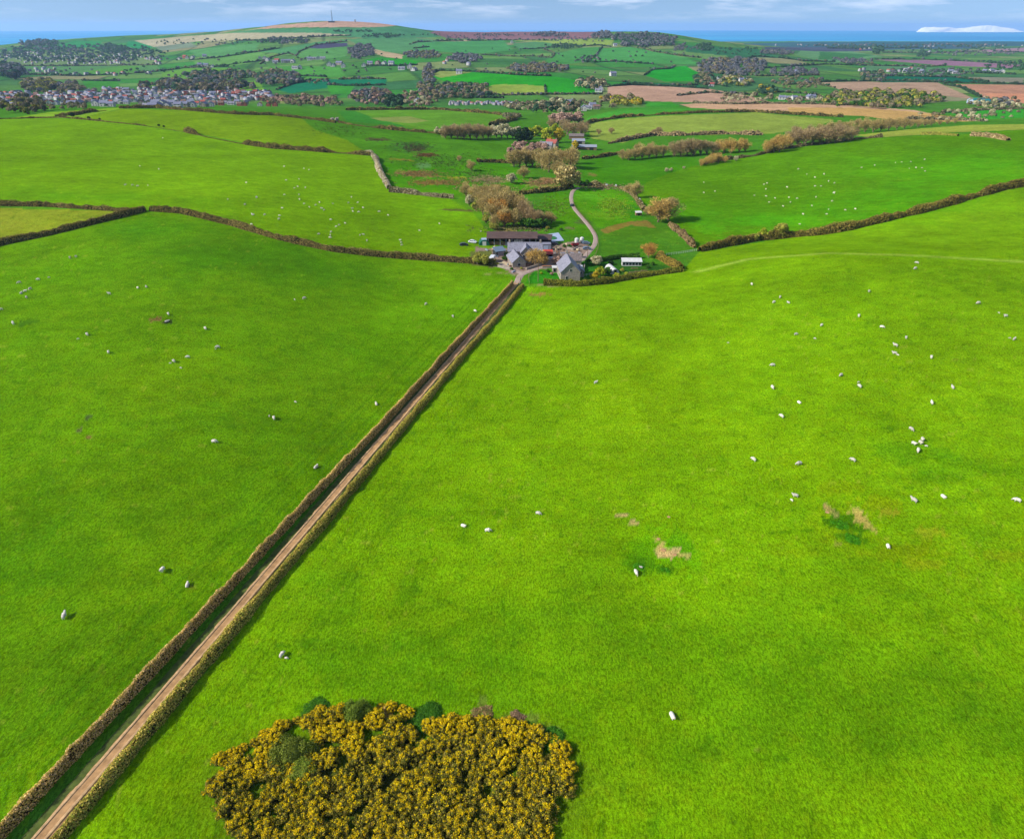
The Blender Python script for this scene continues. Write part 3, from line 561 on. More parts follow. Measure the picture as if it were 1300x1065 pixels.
def ribbon(name, pts, w, mat, lift=.03, world=True, wobble=0.0, crown=0.0, seed=3, label=None):
    W = np.array(pts)[:, :2] if world else pline(pts, 5)[:, :2]
    seg = np.hypot(*(W[1:]-W[:-1]).T); cum = np.concatenate([[0], np.cumsum(seg)]); n = max(4, int(cum[-1]/.8)); s = np.linspace(0, cum[-1], n)
    X = np.interp(s, cum, W[:,0]); Y = np.interp(s, cum, W[:,1]); T = np.stack([np.gradient(X), np.gradient(Y)], -1); T /= np.linalg.norm(T, axis=1, keepdims=True)+1e-9
    nt = 7; o = np.linspace(-.5, .5, nt)[None,:]*w*np.ones((n,1)); o[:,0] += wobble*vn(s, s*0, 2.0, seed); o[:,-1] += wobble*vn(s, s*0, 2.0, seed+1)
    VX = X[:,None]+T[:,1:2]*o; VY = Y[:,None]-T[:,0:1]*o; VZ = terrain(VX, VY)+lift+crown*(1-(2*o/w)**2); VZ[:,0] -= .12+lift; VZ[:,-1] -= .12+lift
    idx = np.arange(n*nt).reshape(n, nt); Fq = np.stack([idx[:-1,:-1], idx[:-1,1:], idx[1:,1:], idx[1:,:-1]], -1).reshape(-1,4)
    o_ = link(name, mesh_np(name, np.stack([VX,VY,VZ],-1).reshape(-1,3), Fq, mats=[mat])); o_['kind'] = 'structure'; return o_
TRW = wob(TR, .15, 5)
ribbon('track_verge', TRW, 6.4, M['ctrgrass'], .04, wobble=.5)  # verge grass browned by soil and darkened with painted hedge shade
ribbon('track', TRW, 2.9, M['soil'], .12, wobble=.5)
A_ = np.array(TRW); dd_ = A_[-1]-A_[0]; dd_ /= np.linalg.norm(dd_); nn_ = np.array([dd_[1], -dd_[0]])
for sgn in (-1, 1): ribbon('wheel_rut', [tuple(a + nn_*sgn*.75) for a in A_], .55, M['rut'], .20, wobble=.22, seed=9+sgn)
HP = [(226,188,104),(198,164,84),(240,200,130),(160,144,70),(200,180,86),(248,212,150)]
HP2 = [(210,190,84),(180,166,66),(232,204,106),(144,140,54),(200,170,84),(156,168,64)]
hedge('hedge', 'long brown clipped hedge along the west side of the straight farm track', wob(LH, .35, 11), 1.95, 1.2, 300, .13, HP, world=True, corec=(74,60,38), rough=.17)
hedge('hedge', 'long olive clipped hedge along the east side of the straight farm track', wob(RH, .35, 14), 1.5, 1.9, 300, .13, HP2, world=True, corec=(70,62,34), rough=.17)

# ------------------------------------------------------------------ hedges around the pastures
G1 = 'hedges between the farm pastures'
hp_d = [(150,132,74),(124,114,60),(170,146,86),(104,104,52)]
hedge('hedge','dark hedge between the yellowish strip field and the near west pasture',[(-120,352),(0,311),(60,299),(120,284),(160,274),(184,268)],2.6,3.0,110,.28,hp_d,G1,rough=.2)
hedge('hedge','brown hedge climbing west from the farmyard to the gap on the hilltop',[(191,267.5),(230,270.5),(262,278),(300,287.5),(350,303),(420,318.5),(480,325.5),(540,330),(600,334),(630,336)],2.4,2.7,110,.28,hp_d,G1,rough=.22)
hedge('hedge','thin dark hedge on the upper side of the yellowish strip field',[(-120,262),(0,261),(60,262),(110,265.5),(160,268.5),(172,270)],2.0,2.2,70,.28,hp_d,G1,rough=.3)
hedge('hedge','sparse low hedge of dark bushes crossing the top of the big western pasture',[(-120,154),(40,150.5),(80,149.5),(130,154.5),(180,159.5),(235,168)],1.2,2,30,.3,hp_d,G1,gap=.45,rough=.5)
hedge('hedge','thick dark hedge running down the big western pasture to the white thorn corner',[(235,167.5),(262,174.5),(300,182),(345,188.5),(400,192.5),(440,195.5),(470,197.5)],3.2,3.6,60,.42,hp_d,G1,gap=.3,rough=.4)
hedge('hedge','dark hedge along the ridge top just in front of the town',[(152,138),(200,137.7),(250,141.5),(300,145.5),(345,146.5),(400,152.5),(426,156.5)],2.6,3.5,40,.5,hp_d,G1,rough=.35)
hedge('hedge','bushy dark hedge on the low ridge field at the far western end',[(70,148),(95,146.5),(112,143),(135,141)],2.2,3,50,.4,hp_d,G1,gap=.25,rough=.5)
hedge('hedge','long dark hedge dipping from the ridge towards the middle of the valley',[(430,156),(450,159.5),(500,165.5),(550,169.5),(590,174)],3,4,40,.5,hp_d,G1,gap=.15,rough=.5)
hedge('hedge','white flowering thorn hedge bending down from the pasture corner',[(464,195),(472,197),(478,204),(480,213),(484,222),(490,232),(494,240)],2.6,3.2,80,.36,[(214,204,170),(190,170,130),(160,140,100),(224,214,190)],G1,rough=.35)
hedge('hedge','low whitish hedge between the western pasture and the rough meadow',[(494,243.5),(512,245),(535,248),(560,251),(576,252)],2.4,3.2,80,.36,[(196,180,140),(150,136,92),(126,112,72),(210,196,160)],G1,rough=.3)
hedge('hedge','long brown and olive hedge climbing the eastern hill below the dark green field',[(888,319.5),(920,312.5),(960,305.5),(1000,301.5),(1040,298),(1080,291),(1130,279),(1180,267),(1230,253),(1270,241.5),(1320,232),(1420,205)],3.4,3.8,120,.32,[(150,140,60),(126,112,56),(172,146,80),(104,100,48),(180,160,70)],G1,rough=.4)
hedge('hedge','short thorny hedge going down towards the field corner east of the paddock',[(850,286.5),(858,293),(866,299),(874,307),(882,315)],2.6,3,90,.34,[(170,146,112),(150,126,80),(190,160,110),(120,110,60)],G1,rough=.45)
hedge('hedge','patchy hedge curving round the top of the yellow green paddock',[(733,236),(752,235.5),(775,237),(788,239),(800,245),(808,254),(818,268)],2.4,3,70,.36,[(170,150,100),(200,180,140),(130,120,60),(110,110,60)],G1,gap=.25,rough=.5)
hedge('hedge','olive garden hedge along the lower edge of the farm gardens',[(690,361.5),(712,362),(735,363),(770,359.5),(800,354),(830,349.5),(850,346.5),(866,344.5)],2.0,2.8,140,.26,[(136,136,50),(118,116,44),(156,150,60),(96,104,40)],G1,rough=.3)
hedge('hedge','bushy brown hedge at the east end of the kitchen garden',[(836,327),(844,332),(854,337.5),(864,343.5)],2.6,3.0,150,.3,[(160,136,60),(136,120,56),(176,150,70),(110,106,46)],G1,rough=.3)
hedge('hedge','dark green hedge behind the long white roofed shed',[(755,333),(772,330),(790,327.5),(812,328)],2.2,3,120,.3,'green',G1,rough=.3)
hedge('hedge','brown hedge bordering the upper side of the dark green eastern field',[(890,209.5),(920,204),(960,198),(985,191.5),(1010,187.5),(1050,182),(1090,177),(1120,174.5)],2.4,3.2,60,.4,[(150,136,90),(120,112,66),(176,160,120),(104,100,56)],G1,gap=.2,rough=.45)
hedge('hedge','detached grey hedge at the crest of the dark green eastern field',[(1168,171.5),(1190,171.3),(1216,173)],2,3,60,.5,'olive',G1,rough=.4)
hedge('hedge','detached cream blossoming hedge at the crest of the eastern field',[(1233,173),(1250,173.5),(1266,176),(1280,179)],3,4,60,.5,[(176,150,104),(150,130,80),(200,180,130)],G1,rough=.4)
G2 = 'hedges in the middle of the valley'
for lab, pts, pal, h in [
 ('dark hedge below the valley cottages and their metal roofed sheds',[(740,202.5),(760,200.5),(788,195.5)],hp_d,3),
 ('hedge at the top edge of the pale olive field',[(742,157.5),(770,152.5),(791,149.5),(841,146),(892,143.5),(958,142.5),(1000,145.5),(1070,149)],hp_d,3),
 ('brown hedge at the lower edge of the pale olive field',[(773,183),(800,177.5),(829,172.5),(867,172.5),(918,170.5),(968,172)],'purple',3.5),
 ('dark hedge along the top of the golden green field in mid valley',[(440,140.5),(500,139.8),(560,139.8),(625,145),(656,149)],hp_d,3.5),
 ('hedge between the golden green field and the small woods',[(622,160),(636,157),(656,152)],hp_d,4),
 ('dark hedge by the bend where the lane leaves the valley trees',[(660,247),(680,245),(708,242),(726,238)],hp_d,2.6),
 ('short dark hedge across the rough meadow',[(606,206),(628,206.5),(652,208)],hp_d,2.4),
 ('dark hedge above the tan stubble field',[(771,110.5),(800,108.5),(850,110.3),(900,113.5)],'fardark',3.5),
 ('hedge dividing the tan field from the orange brown field',[(880,131.5),(930,133),(975,132),(1040,133),(1090,134.5)],'farbrown',3),
 ('dark hedge east of the large greyish brown field',[(1040,104.5),(1110,103.5),(1200,105.5),(1300,108)],'fardark',4),
 ('hedge between the two far brown fields on the eastern side',[(1197,107),(1220,112),(1245,124)],'fardark',4),
 ('dark hedge in the eastern distance beyond the orange brown field',[(1150,152),(1200,152.5),(1250,154.5)],'farbrown',3),
 ('hedge at the eastern end of the valley beside small green fields',[(1195,143.5),(1250,140.5),(1300,138.5)],'farbrown',3)]:
    hedge('hedge', lab, pts, h, h*1.25, 14, .9, pal, G2, gap=.1, rough=.45, corec=(60,62,50))
# far hedgerows
FH = [[(0,84),(60,84.5),(130,84),(200,83)],[(20,95),(100,97),(150,95)],[(104,103),(152,103.5)],[(152,95),(205,91),(235,86.5),(290,85)],[(205,101),(245,105),(281,97.5),(300,92)],[(240,77),(275,74),(330,66),(350,61)],
 [(330,82),(345,73),(366,68),(376,72),(380,66),(400,58),(440,53)],[(280,84),(330,78),(345,75)],[(355,62),(330,66),(300,68)],[(300,52),(330,52),(400,47.5),(446,45.5)],[(351,114.5),(375,106.5),(400,101.5)],[(340,99),(385,97),(415,98)],
 [(430,101.5),(470,100.5),(490,101)],[(415,108),(440,109.5),(490,108.5)],[(462,84),(500,84.5),(530,83)],[(520,57),(530,54),(560,52.5),(640,51.5),(700,52)],[(525,62),(545,60)],[(545,95),(556,90),(600,91.5),(660,96),(700,97)],
 [(605,119),(640,121.5),(690,120.5),(765,120)],[(692,110),(693,119)],[(560,124),(600,124.5),(640,125)],[(684,73),(700,74),(704,68),(690,63)],[(765,60),(755,72),(745,80)],[(755,80),(780,78.5),(800,80),(830,82)],[(812,60),(830,66),(860,71),(890,74)],
 [(818,96),(828,89),(850,88),(858,84)],[(790,104.5),(840,110),(885,108.5)],[(895,92),(940,97),(990,97),(1040,96)],[(935,78),(960,72),(990,74),(1020,78),(1060,79)],[(960,88),(1000,85),(1050,82),(1100,84)],[(1056,74),(1090,78),(1110,82)],
 [(1100,97),(1150,97.5),(1210,98.5),(1255,104.5)],[(1110,76),(1160,75.5),(1200,77),(1290,81.5)],[(1070,80),(1110,84),(1180,85),(1200,84)],[(1180,91),(1220,92),(1290,95)],[(1090,104),(1150,103),(1200,104)],[(1000,108),(1030,106),(1060,112)],
 [(960,116),(1000,118),(1040,121)],[(1260,66),(1300,67)],[(1120,67),(1180,68),(1240,66)],[(1050,62),(1100,62),(1180,61)],[(660,63),(690,62),(720,58)],[(610,70),(650,72),(690,72)],[(730,60),(760,58),(776,60)],[(352,123),(420,126),(428,132)],[(860,122),(900,118),(960,121)]]
HED = ['dark hedgerow between small fields far across the valley']
for k, pts in enumerate(FH):
    P = at(*pts[len(pts)//2]); hh = max(3.0, 1.1*mpp(P))
    hedge('hedge', HED[0], pts, hh, hh*1.15, min(10, 3000/max(P[1],1)*3), hh*.3, 'fardark' if k % 3 else 'farbrown', 'distant hedgerows', gap=.12, rough=.5, corec=(40,58,50), step=hh*.9)

# ------------------------------------------------------------------ trees
random.seed(11)
def many(lst, kind, label, group=None, wide=1.1):
    for x, y, h in lst: tree(x, y, h, kind, label, group, wide=wide)
# copse behind the barn
G = 'bare trees of the copse behind the barn'
for x, y, h, kd in [(592,250,18,'bare'),(600,256,20,'bare'),(607,252,18,'bare'),(596,262,14,'grey'),(610,264,24,'bare'),(618,258,24,'bare'),(613,273,22,'bare'),(622,270,28,'bare'),(630,262,28,'bare'),(626,281,26,'bare'),(636,274,34,'bare'),(644,268,32,'bare'),(652,270,28,'bare'),
                    (660,276,28,'bare'),(666,280,26,'purple'),(640,287,24,'bare'),(652,287,24,'bare'),(672,284,22,'purple'),(680,286,20,'purple'),(688,285,16,'bare'),(696,283,16,'bare'),(700,284,13,'bare'),(628,288,16,'bare'),(604,268,12,'olive'),(617,284,12,'olive')]:
    tree(x, y, h, kd, 'bare brown spring tree in the copse behind the long barn' if kd in ('bare','purple') else ('small yellowish tree at the edge of the copse behind the barn' if kd == 'olive' else 'pale grey green tree at the far end of the copse'), G)
tree(634,279,30,'rust','rusty orange tree in the middle of the copse behind the barn')
tree(641,288,22,'rust','smaller rusty tree at the front of the copse behind the barn')
many([(668,289,13),(676,290,12),(684,289,12),(692,288,10)], 'green', 'low green bush tree at the front edge of the copse', 'green bushes in front of the copse', 1.4)
tree(627,292,10,'olive','low yellow olive bush beside the pale bare ground behind the barn', wide=1.5)
# named trees
tree(836,282,30,'orange','big round budding tree east of the paddock, near one of a pair', wide=1.25)
tree(848,280,31,'bare','tall bare leaning tree east of the paddock, farther one of a pair', wide=1.15)
tree(822,273,12,'bare','small bare thorn tree beside the big pair east of the paddock', wide=1.3)
tree(806,251,20,'bare','thin upright bare tree above the yellow green paddock')
tree(799,246,12,'bare','low bare tree in the hedge above the yellow green paddock', wide=1.3)
tree(823,327,20,'rust','round budding tree behind the long white roofed shed', wide=1.15)
tree(606,336,16,'olive','budding yellow tree by the hedge west of the farmyard'); tree(615,337,15,'olive','thin budding yellow tree between the caravan and the west hedge')
tree(680,337,22,'orange','wide budding orange brown tree standing in front of the stone farmhouse', wide=1.3)
tree(688,336,15,'orange','smaller budding tree at the farmhouse tree, on its east side', wide=1.2)
tree(707,336,12,'pink','small pinkish bare tree beside the stone cottage', wide=1.4)
tree(645,329,11,'dark','dark green conifer bush at the west end of the farmhouse')
tree(755,354,10,'yellow','bright yellow flowering bush beside the stone cottage', name='yellow_bush', wide=1.5); tree(762,351,15,'lime','lime green budding tree just behind the bright yellow bush')
tree(757,337,14,'grey','grey green tree at the lane bend by the gardens', wide=1.4); tree(748,335,9,'green','rounded green bush beside the lane bend', wide=1.4); tree(771,349,11,'green','dark leafy tree between the yellow bush and the white polytunnel', wide=1.2)
tree(783,352,6,'lime','low lime coloured bush below the white polytunnel', wide=1.8)
tree(968,304,14,'lime','yellow budding tree in the eastern hill hedge'); tree(991,302,20,'olive','tall rounded olive tree in the eastern hill hedge', wide=1.15); tree(958,306,10,'olive','low olive bush tree at the foot of the pair in the eastern hedge', wide=1.5)
tree(598,217,13,'bare','lone bare tree standing in the rough meadow', wide=1.2); tree(583,205,8,'bare','little bare tree behind the lone meadow tree')
tree(720,240,30,'tan','large pale olive tree where the lane enters the valley wood', wide=1.2)
tree(724,214,26,'bare','dome shaped brown tree above the lane end', wide=1.15); tree(713,232,22,'tan','grey olive tree close beside the large tree at the lane end')
tree(697,219,28,'bare','tall bare tree at the middle of the valley wood', wide=1.1); tree(688,215,22,'bare','tall thin bare tree west of the lane end wood')
tree(649,233,14,'grey','pale leafy tree beside the rough tan ground in the meadow', wide=1.2); tree(665,226,14,'bare','bare bush tree on the bank in the rough meadow', wide=1.3)
G = 'bare trees along the valley stream'
many([(652,212,22),(660,212,22),(668,211,22),(676,212,22),(684,208,20),(704,208,22),(712,212,22),(728,208,20),(708,222,18)], 'bare', 'bare brown tree in the belt along the valley stream', G)
many([(735,236,10),(744,236,8)], 'green', 'small dark green tree right of the lane end trees', 'small green trees by the lane end')
tree(695,181,18,'lime','yellow green tree behind the red roofed valley house', wide=1.2); tree(709,181,17,'yellow','round golden yellow tree behind the red roofed valley house'); tree(698,186,11,'yellow','small golden tree below the larger golden tree')
tree(730,190,11,'yellow','small golden tree between the valley sheds'); tree(704,170,12,'lime','yellowish tree behind the golden trees of the valley hamlet')
many([(664,180,18),(670,181,16),(660,182,14)], 'dark', 'dark evergreen tree beside the valley hamlet', 'dark evergreens by the valley hamlet')
many([(676,176,12),(682,173,13),(688,172,11),(672,172,11)], 'lime', 'yellow green tree behind the valley hamlet', 'yellow green trees behind the valley hamlet')
many([(702,158,14),(712,160,16),(722,159,16),(734,158,15)], 'pink', 'pale pinkish blossoming tree above the valley hamlet', 'blossoming trees above the valley hamlet')
many([(700,163,12),(720,172,16),(728,173,18),(738,174,18),(742,168,14),(716,166,14)], 'purple', 'purplish bare tree above the valley hamlet', 'purplish trees above the valley hamlet')
many([(660,195,14),(668,198,14),(676,194,12),(684,192,12),(692,194,12),(664,188,10),(655,190,10),(648,196,10)], 'pink', 'bare pinkish scrub tree below the valley hamlet', 'scrub trees below the valley hamlet')
G = 'purple brown wood across the valley meadow'
many([(565,176,16),(573,176,17),(581,177,18),(589,177,18),(597,177,18),(605,177,18),(613,176,17),(620,176,16),(577,170,13),(593,170,13),(608,170,13)], 'purple', 'purplish bare tree in the wood above the rough meadow', G)
many([(630,175,16),(637,176,17),(644,176,17),(651,176,15),(658,176,14),(562,172,10),(555,171,9)], 'grey', 'olive grey tree beside the purple wood above the meadow', 'olive trees beside the purple wood')
G = 'brown wood east of the hamlet'
many([(790,203,13),(798,204,15),(806,203,16),(815,202,17),(824,201,17),(833,200,16),(842,199,15),(810,194,12),(826,193,12)], 'bare', 'brown bare tree in the low wood east of the hamlet', G)
many([(856,199,19),(864,199,21),(872,198,22),(880,198,21),(889,197,20),(897,197,18),(905,196,15)], 'purple', 'tall purplish brown tree in the wood east of the hamlet', 'purplish trees of the low wood')
many([(911,194,16),(919,195,18),(928,195,18),(938,194,18),(946,193,16)], 'orange', 'light brown budding tree at the east part of the low wood', 'light brown trees of the low wood')
many([(974,195,16),(982,194,20),(990,193,21),(996,190,18)], 'orange', 'tall light brown tree at the corner of the dark green field', 'tall trees at the field corner')
many([(1004,187,20),(1012,186,21),(1021,186,22),(1030,185,22),(1040,184,22),(1050,183,21),(1060,182,21),(1070,181,19),(1080,179,17),(1008,178,18),(1026,177,17),(1046,176,17),(1066,173,16)], 'purple', 'dark purplish tree in the wood above the dark green field', 'purplish wood above the dark green field')
many([(1040,170,13),(1052,169,14),(1064,167,14),(1076,168,14),(1088,167,16),(1098,168,17),(1108,168,17),(1118,167,17),(1128,166,16),(1138,165,16),(1148,164,14)], 'bare', 'brown tree in the upper wood beside the pale olive field', 'upper wood beside the olive field')
many([(1156,162,11),(1165,162,11),(1174,161,10),(1182,160,9),(1192,159,7),(1202,158,7),(1212,157,7)], 'bare', 'small brown tree at the eastern tail of the upper wood', 'tail of the upper wood')
many([(890,211,9),(897,210,11),(904,208,13),(912,207,12),(920,207,9)], 'orange', 'bushy tan thorn tree on the upper side of the dark green field', 'tan thorns above the dark green field')
many([(934,205,7),(846,219,6),(852,218,5),(868,215,4)], 'grey', 'small grey thorn bush by the dark green field', 'grey thorn bushes by the dark green field')
many([(92,149,6),(113,152,4),(127,153,3),(202,161,3.5),(208,162,3)], 'dark', 'small dark bush on the hedge line across the western pasture', 'dark bushes on the western pasture hedge')
many([(428,155,6),(422,154,5)], 'blossom', 'small white blossoming tree on the hedge at the valley edge', 'blossoming trees on the valley edge')
many([(760,171,7),(776,170,8),(836,171,10),(830,172,8)], 'purple', 'small bare tree in the hedge below the pale olive field', 'trees in the hedge below the olive field')

# ------------------------------------------------------------------ distant trees: singly where they show largest, the rest as one mass
def fill(x0, y0, x1, y1, n, kinds, h, poly=None):
    out = []
    for _ in range(n):
        x, y = random.uniform(x0, x1), random.uniform(y0, y1)
        if n > 50 and abs((x-(x0+x1)/2)/(x1-x0)*2)**2.2 + abs((y-(y0+y1)/2)/(y1-y0)*2)**2.2 > .85 + .45*float(vn(x*3, y*9, 22, 17)): continue
        out.append((x, y, h*random.uniform(.7, 1.25), random.choice(kinds)))
    return out
FT = []
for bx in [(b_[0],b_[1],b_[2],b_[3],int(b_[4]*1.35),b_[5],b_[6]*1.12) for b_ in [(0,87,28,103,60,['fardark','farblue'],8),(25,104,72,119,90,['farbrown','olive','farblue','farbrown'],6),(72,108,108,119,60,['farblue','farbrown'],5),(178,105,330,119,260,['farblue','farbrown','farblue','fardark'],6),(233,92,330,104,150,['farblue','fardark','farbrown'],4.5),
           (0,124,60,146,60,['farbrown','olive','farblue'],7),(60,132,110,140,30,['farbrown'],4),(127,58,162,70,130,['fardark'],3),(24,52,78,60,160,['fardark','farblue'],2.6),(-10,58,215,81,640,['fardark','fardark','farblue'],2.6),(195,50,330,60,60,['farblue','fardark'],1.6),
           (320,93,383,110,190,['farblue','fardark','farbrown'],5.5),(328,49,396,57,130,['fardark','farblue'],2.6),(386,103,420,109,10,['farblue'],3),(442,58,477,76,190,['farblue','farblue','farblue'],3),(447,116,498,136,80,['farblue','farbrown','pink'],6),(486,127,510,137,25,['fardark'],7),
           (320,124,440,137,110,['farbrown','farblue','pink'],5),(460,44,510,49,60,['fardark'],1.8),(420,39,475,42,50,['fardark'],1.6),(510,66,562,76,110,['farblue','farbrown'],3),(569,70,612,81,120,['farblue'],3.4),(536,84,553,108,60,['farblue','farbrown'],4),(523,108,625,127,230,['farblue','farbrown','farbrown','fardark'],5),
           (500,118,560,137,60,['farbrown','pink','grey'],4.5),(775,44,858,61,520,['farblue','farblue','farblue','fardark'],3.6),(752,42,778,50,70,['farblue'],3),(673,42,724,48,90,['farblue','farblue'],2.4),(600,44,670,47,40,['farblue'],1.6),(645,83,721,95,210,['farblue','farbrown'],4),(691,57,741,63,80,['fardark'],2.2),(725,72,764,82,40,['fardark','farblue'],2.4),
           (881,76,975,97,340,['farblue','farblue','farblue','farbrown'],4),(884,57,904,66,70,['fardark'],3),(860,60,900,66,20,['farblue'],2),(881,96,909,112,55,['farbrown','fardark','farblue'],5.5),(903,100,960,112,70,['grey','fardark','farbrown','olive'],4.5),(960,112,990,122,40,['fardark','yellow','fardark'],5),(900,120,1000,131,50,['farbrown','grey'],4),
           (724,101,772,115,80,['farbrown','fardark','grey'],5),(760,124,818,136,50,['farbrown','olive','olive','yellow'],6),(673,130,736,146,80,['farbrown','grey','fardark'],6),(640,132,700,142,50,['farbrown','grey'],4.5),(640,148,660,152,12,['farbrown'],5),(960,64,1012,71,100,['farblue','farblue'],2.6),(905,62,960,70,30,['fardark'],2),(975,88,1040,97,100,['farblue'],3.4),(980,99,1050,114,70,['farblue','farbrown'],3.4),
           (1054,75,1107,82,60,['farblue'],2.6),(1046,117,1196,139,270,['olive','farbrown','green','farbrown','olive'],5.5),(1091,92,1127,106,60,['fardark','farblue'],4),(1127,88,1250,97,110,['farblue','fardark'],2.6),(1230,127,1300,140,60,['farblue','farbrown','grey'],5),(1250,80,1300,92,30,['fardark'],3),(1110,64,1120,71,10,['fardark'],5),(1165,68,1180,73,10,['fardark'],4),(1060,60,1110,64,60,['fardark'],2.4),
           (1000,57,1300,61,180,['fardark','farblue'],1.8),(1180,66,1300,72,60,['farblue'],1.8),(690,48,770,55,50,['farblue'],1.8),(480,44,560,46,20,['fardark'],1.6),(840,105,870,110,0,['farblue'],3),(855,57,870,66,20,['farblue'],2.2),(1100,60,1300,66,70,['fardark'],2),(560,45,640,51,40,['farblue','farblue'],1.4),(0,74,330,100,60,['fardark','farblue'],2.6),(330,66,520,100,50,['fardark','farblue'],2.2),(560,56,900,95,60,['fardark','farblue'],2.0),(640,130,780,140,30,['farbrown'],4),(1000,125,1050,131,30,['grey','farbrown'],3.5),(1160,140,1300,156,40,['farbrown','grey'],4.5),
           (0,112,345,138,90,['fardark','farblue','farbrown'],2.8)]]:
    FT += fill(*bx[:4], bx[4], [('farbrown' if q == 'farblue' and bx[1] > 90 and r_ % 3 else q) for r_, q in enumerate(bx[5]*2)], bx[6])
for pl_ in FH:
    for (xa, ya), (xb, yb) in zip(pl_[:-1], pl_[1:]):
        nn = max(1, int(math.hypot(xb-xa, yb-ya)/3.0))
        for q in range(nn):
            if random.random() < .75: FT.append((xa+(xb-xa)*(q+random.random())/nn, ya+(yb-ya)*(q+.5)/nn+random.uniform(-.2,.4), random.uniform(1.2,3.0)*(1 if ya < 85 else 1.3), random.choice(['fardark','farbrown','fardark','farblue'])))
FT.sort(key=lambda t: -t[2]*(1 if t[1] > 100 else .5))
WHERE = [(0,130,'near the western town'),(130,345,'on the edge of the lower town'),(345,560,'in the fields beyond the ridge'),(560,780,'beyond the middle of the valley'),(780,1000,'beyond the olive field'),(1000,1310,'by the eastern brown fields')]
KN = {'farblue':'hazy bare tree','fardark':'dark evergreen tree','farbrown':'brown bare tree','olive':'olive green tree','grey':'grey green tree','purple':'purplish tree','pink':'pinkish blossoming tree','green':'green leafy tree','yellow':'yellow tree'}
NI = 150
acc_v, acc_f, acc_c, nv = [], [], [], 0
LOW = {}
for k, (x, y, h, kd) in enumerate(FT):
    P = at(x, y); s = h * mpp(P)
    if k < NI:
        o = link('distant_tree', far_tree(kd, k % 2), loc=(P[0], P[1], P[2]-.3), rz=random.uniform(0, 6.28), s=s/9.0)
        w_ = next(c for a, b, c in WHERE if a <= x <= b)
        tag(o, 'small distant ' + KN[kd] + ' ' + w_, 'tree', 'distant trees ' + w_); continue
    key = (kd, k % 4)
    if key not in LOW:
        rg = np.random.default_rng(hash_(kd) + k % 4); m = 46
        d = dirs(m, rg, -.3); pp = d * np.array([.52, .52, .42]) * rg.uniform(.7, 1.05, m)[:, None] + np.array([0,0,.5])
        V, Fq = quads(pp, .17, .15, d + rg.normal(size=(m,3))*.3, rg); LOW[key] = (V, Fq, palette(m, PAL[kd], rg, k=1.45 if kd not in ('farblue','fardark') else 1.2, jit=.15))
    V, Fq, cc = LOW[key]; a = random.uniform(0, 6.28); ca, sa = math.cos(a), math.sin(a)
    Vr = np.stack([V[:,0]*ca - V[:,1]*sa, V[:,0]*sa + V[:,1]*ca, V[:,2]], -1) * s * 1.15 + np.array([P[0], P[1], P[2]-.12*s])
    acc_v.append(Vr); acc_f.append(Fq + nv); acc_c.append(cc * random.uniform(.88, 1.12)); nv += len(V)
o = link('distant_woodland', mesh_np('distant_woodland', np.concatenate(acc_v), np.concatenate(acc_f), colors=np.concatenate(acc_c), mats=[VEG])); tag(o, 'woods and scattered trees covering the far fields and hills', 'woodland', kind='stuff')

# ------------------------------------------------------------------ gorse thicket at the bottom
def gorse_mesh(seed, flower=.5):
    rg = np.random.default_rng(seed); nb = 64; d = dirs(nb, rg, .0); cen = d * np.array([1.0,1.0,.75]) * rg.uniform(.5,.95,nb)[:,None]; cs = rg.uniform(.08,.2,nb)
    n = 6500; w_ = rg.integers(0, nb, n); dd = dirs(n, rg, -.4); P = cen[w_] + dd*(cs[w_]*rg.uniform(.6,1.3,n))[:,None] + np.array([0,0,.35])
    V, Fq = quads(P, .034*rg.uniform(.6,1.4,n), .026*rg.uniform(.6,1.4,n), dd + rg.normal(size=(n,3))*.7, rg)
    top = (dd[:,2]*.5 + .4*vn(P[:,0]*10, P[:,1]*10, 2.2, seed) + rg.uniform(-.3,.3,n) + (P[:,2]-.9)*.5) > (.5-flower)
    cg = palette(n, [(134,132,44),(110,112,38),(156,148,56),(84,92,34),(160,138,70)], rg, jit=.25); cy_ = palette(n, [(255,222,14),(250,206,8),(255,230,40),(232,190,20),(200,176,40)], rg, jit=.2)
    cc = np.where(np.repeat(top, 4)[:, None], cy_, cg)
    bm = bmesh.new(); bmesh.ops.create_icosphere(bm, subdivisions=3, radius=.62); cv_ = np.array([v.co[:] for v in bm.verts]); 
    for v in bm.verts: v.co *= 1 + .22*float(vn(v.co.x*10+5, v.co.y*10+v.co.z*7, 3.0, seed)); v.co.z = v.co.z*.85 + .3
    cv_ = np.array([v.co[:] for v in bm.verts]); bm.verts.index_update(); tf = np.array([[v.index for v in f.verts] for f in bm.faces]); bm.free()
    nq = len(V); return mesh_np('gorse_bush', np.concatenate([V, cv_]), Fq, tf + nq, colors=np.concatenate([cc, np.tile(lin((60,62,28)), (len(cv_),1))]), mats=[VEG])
GM = [gorse_mesh(s, f) for s, f in ((1,.18),(2,.06),(3,.32),(4,-.06))]
def outline_top(x):   # upper edge of the thicket in the photograph
    return np.interp(x, [262,285,300,330,370,410,440,480,520,560,600,640,680,710,725,740], [975,960,945,925,908,893,888,886,893,903,902,905,915,930,960,1000])
pts = []; random.seed(5)
for _ in range(4000):
    x = random.uniform(262, 726); y = random.uniform(895, 1125)
    if y < outline_top(x) + 21: continue
    if x < 300 and y < 972: continue
    if y > 965 and abs(x-495) > 225*math.sqrt(max(0, 1-((y-965)/190)**2)): continue
    if x > 700 and y < 945: continue
    if math.hypot(x-372, (y-952)) < 27 or math.hypot(x-458, y-900) < 20: continue
    if all(math.hypot((x-a), (y-b)*1.1) > 20 for a, b in pts): pts.append((x, y))
    if len(pts) > 230: break
nbig = len(pts); tries = 0
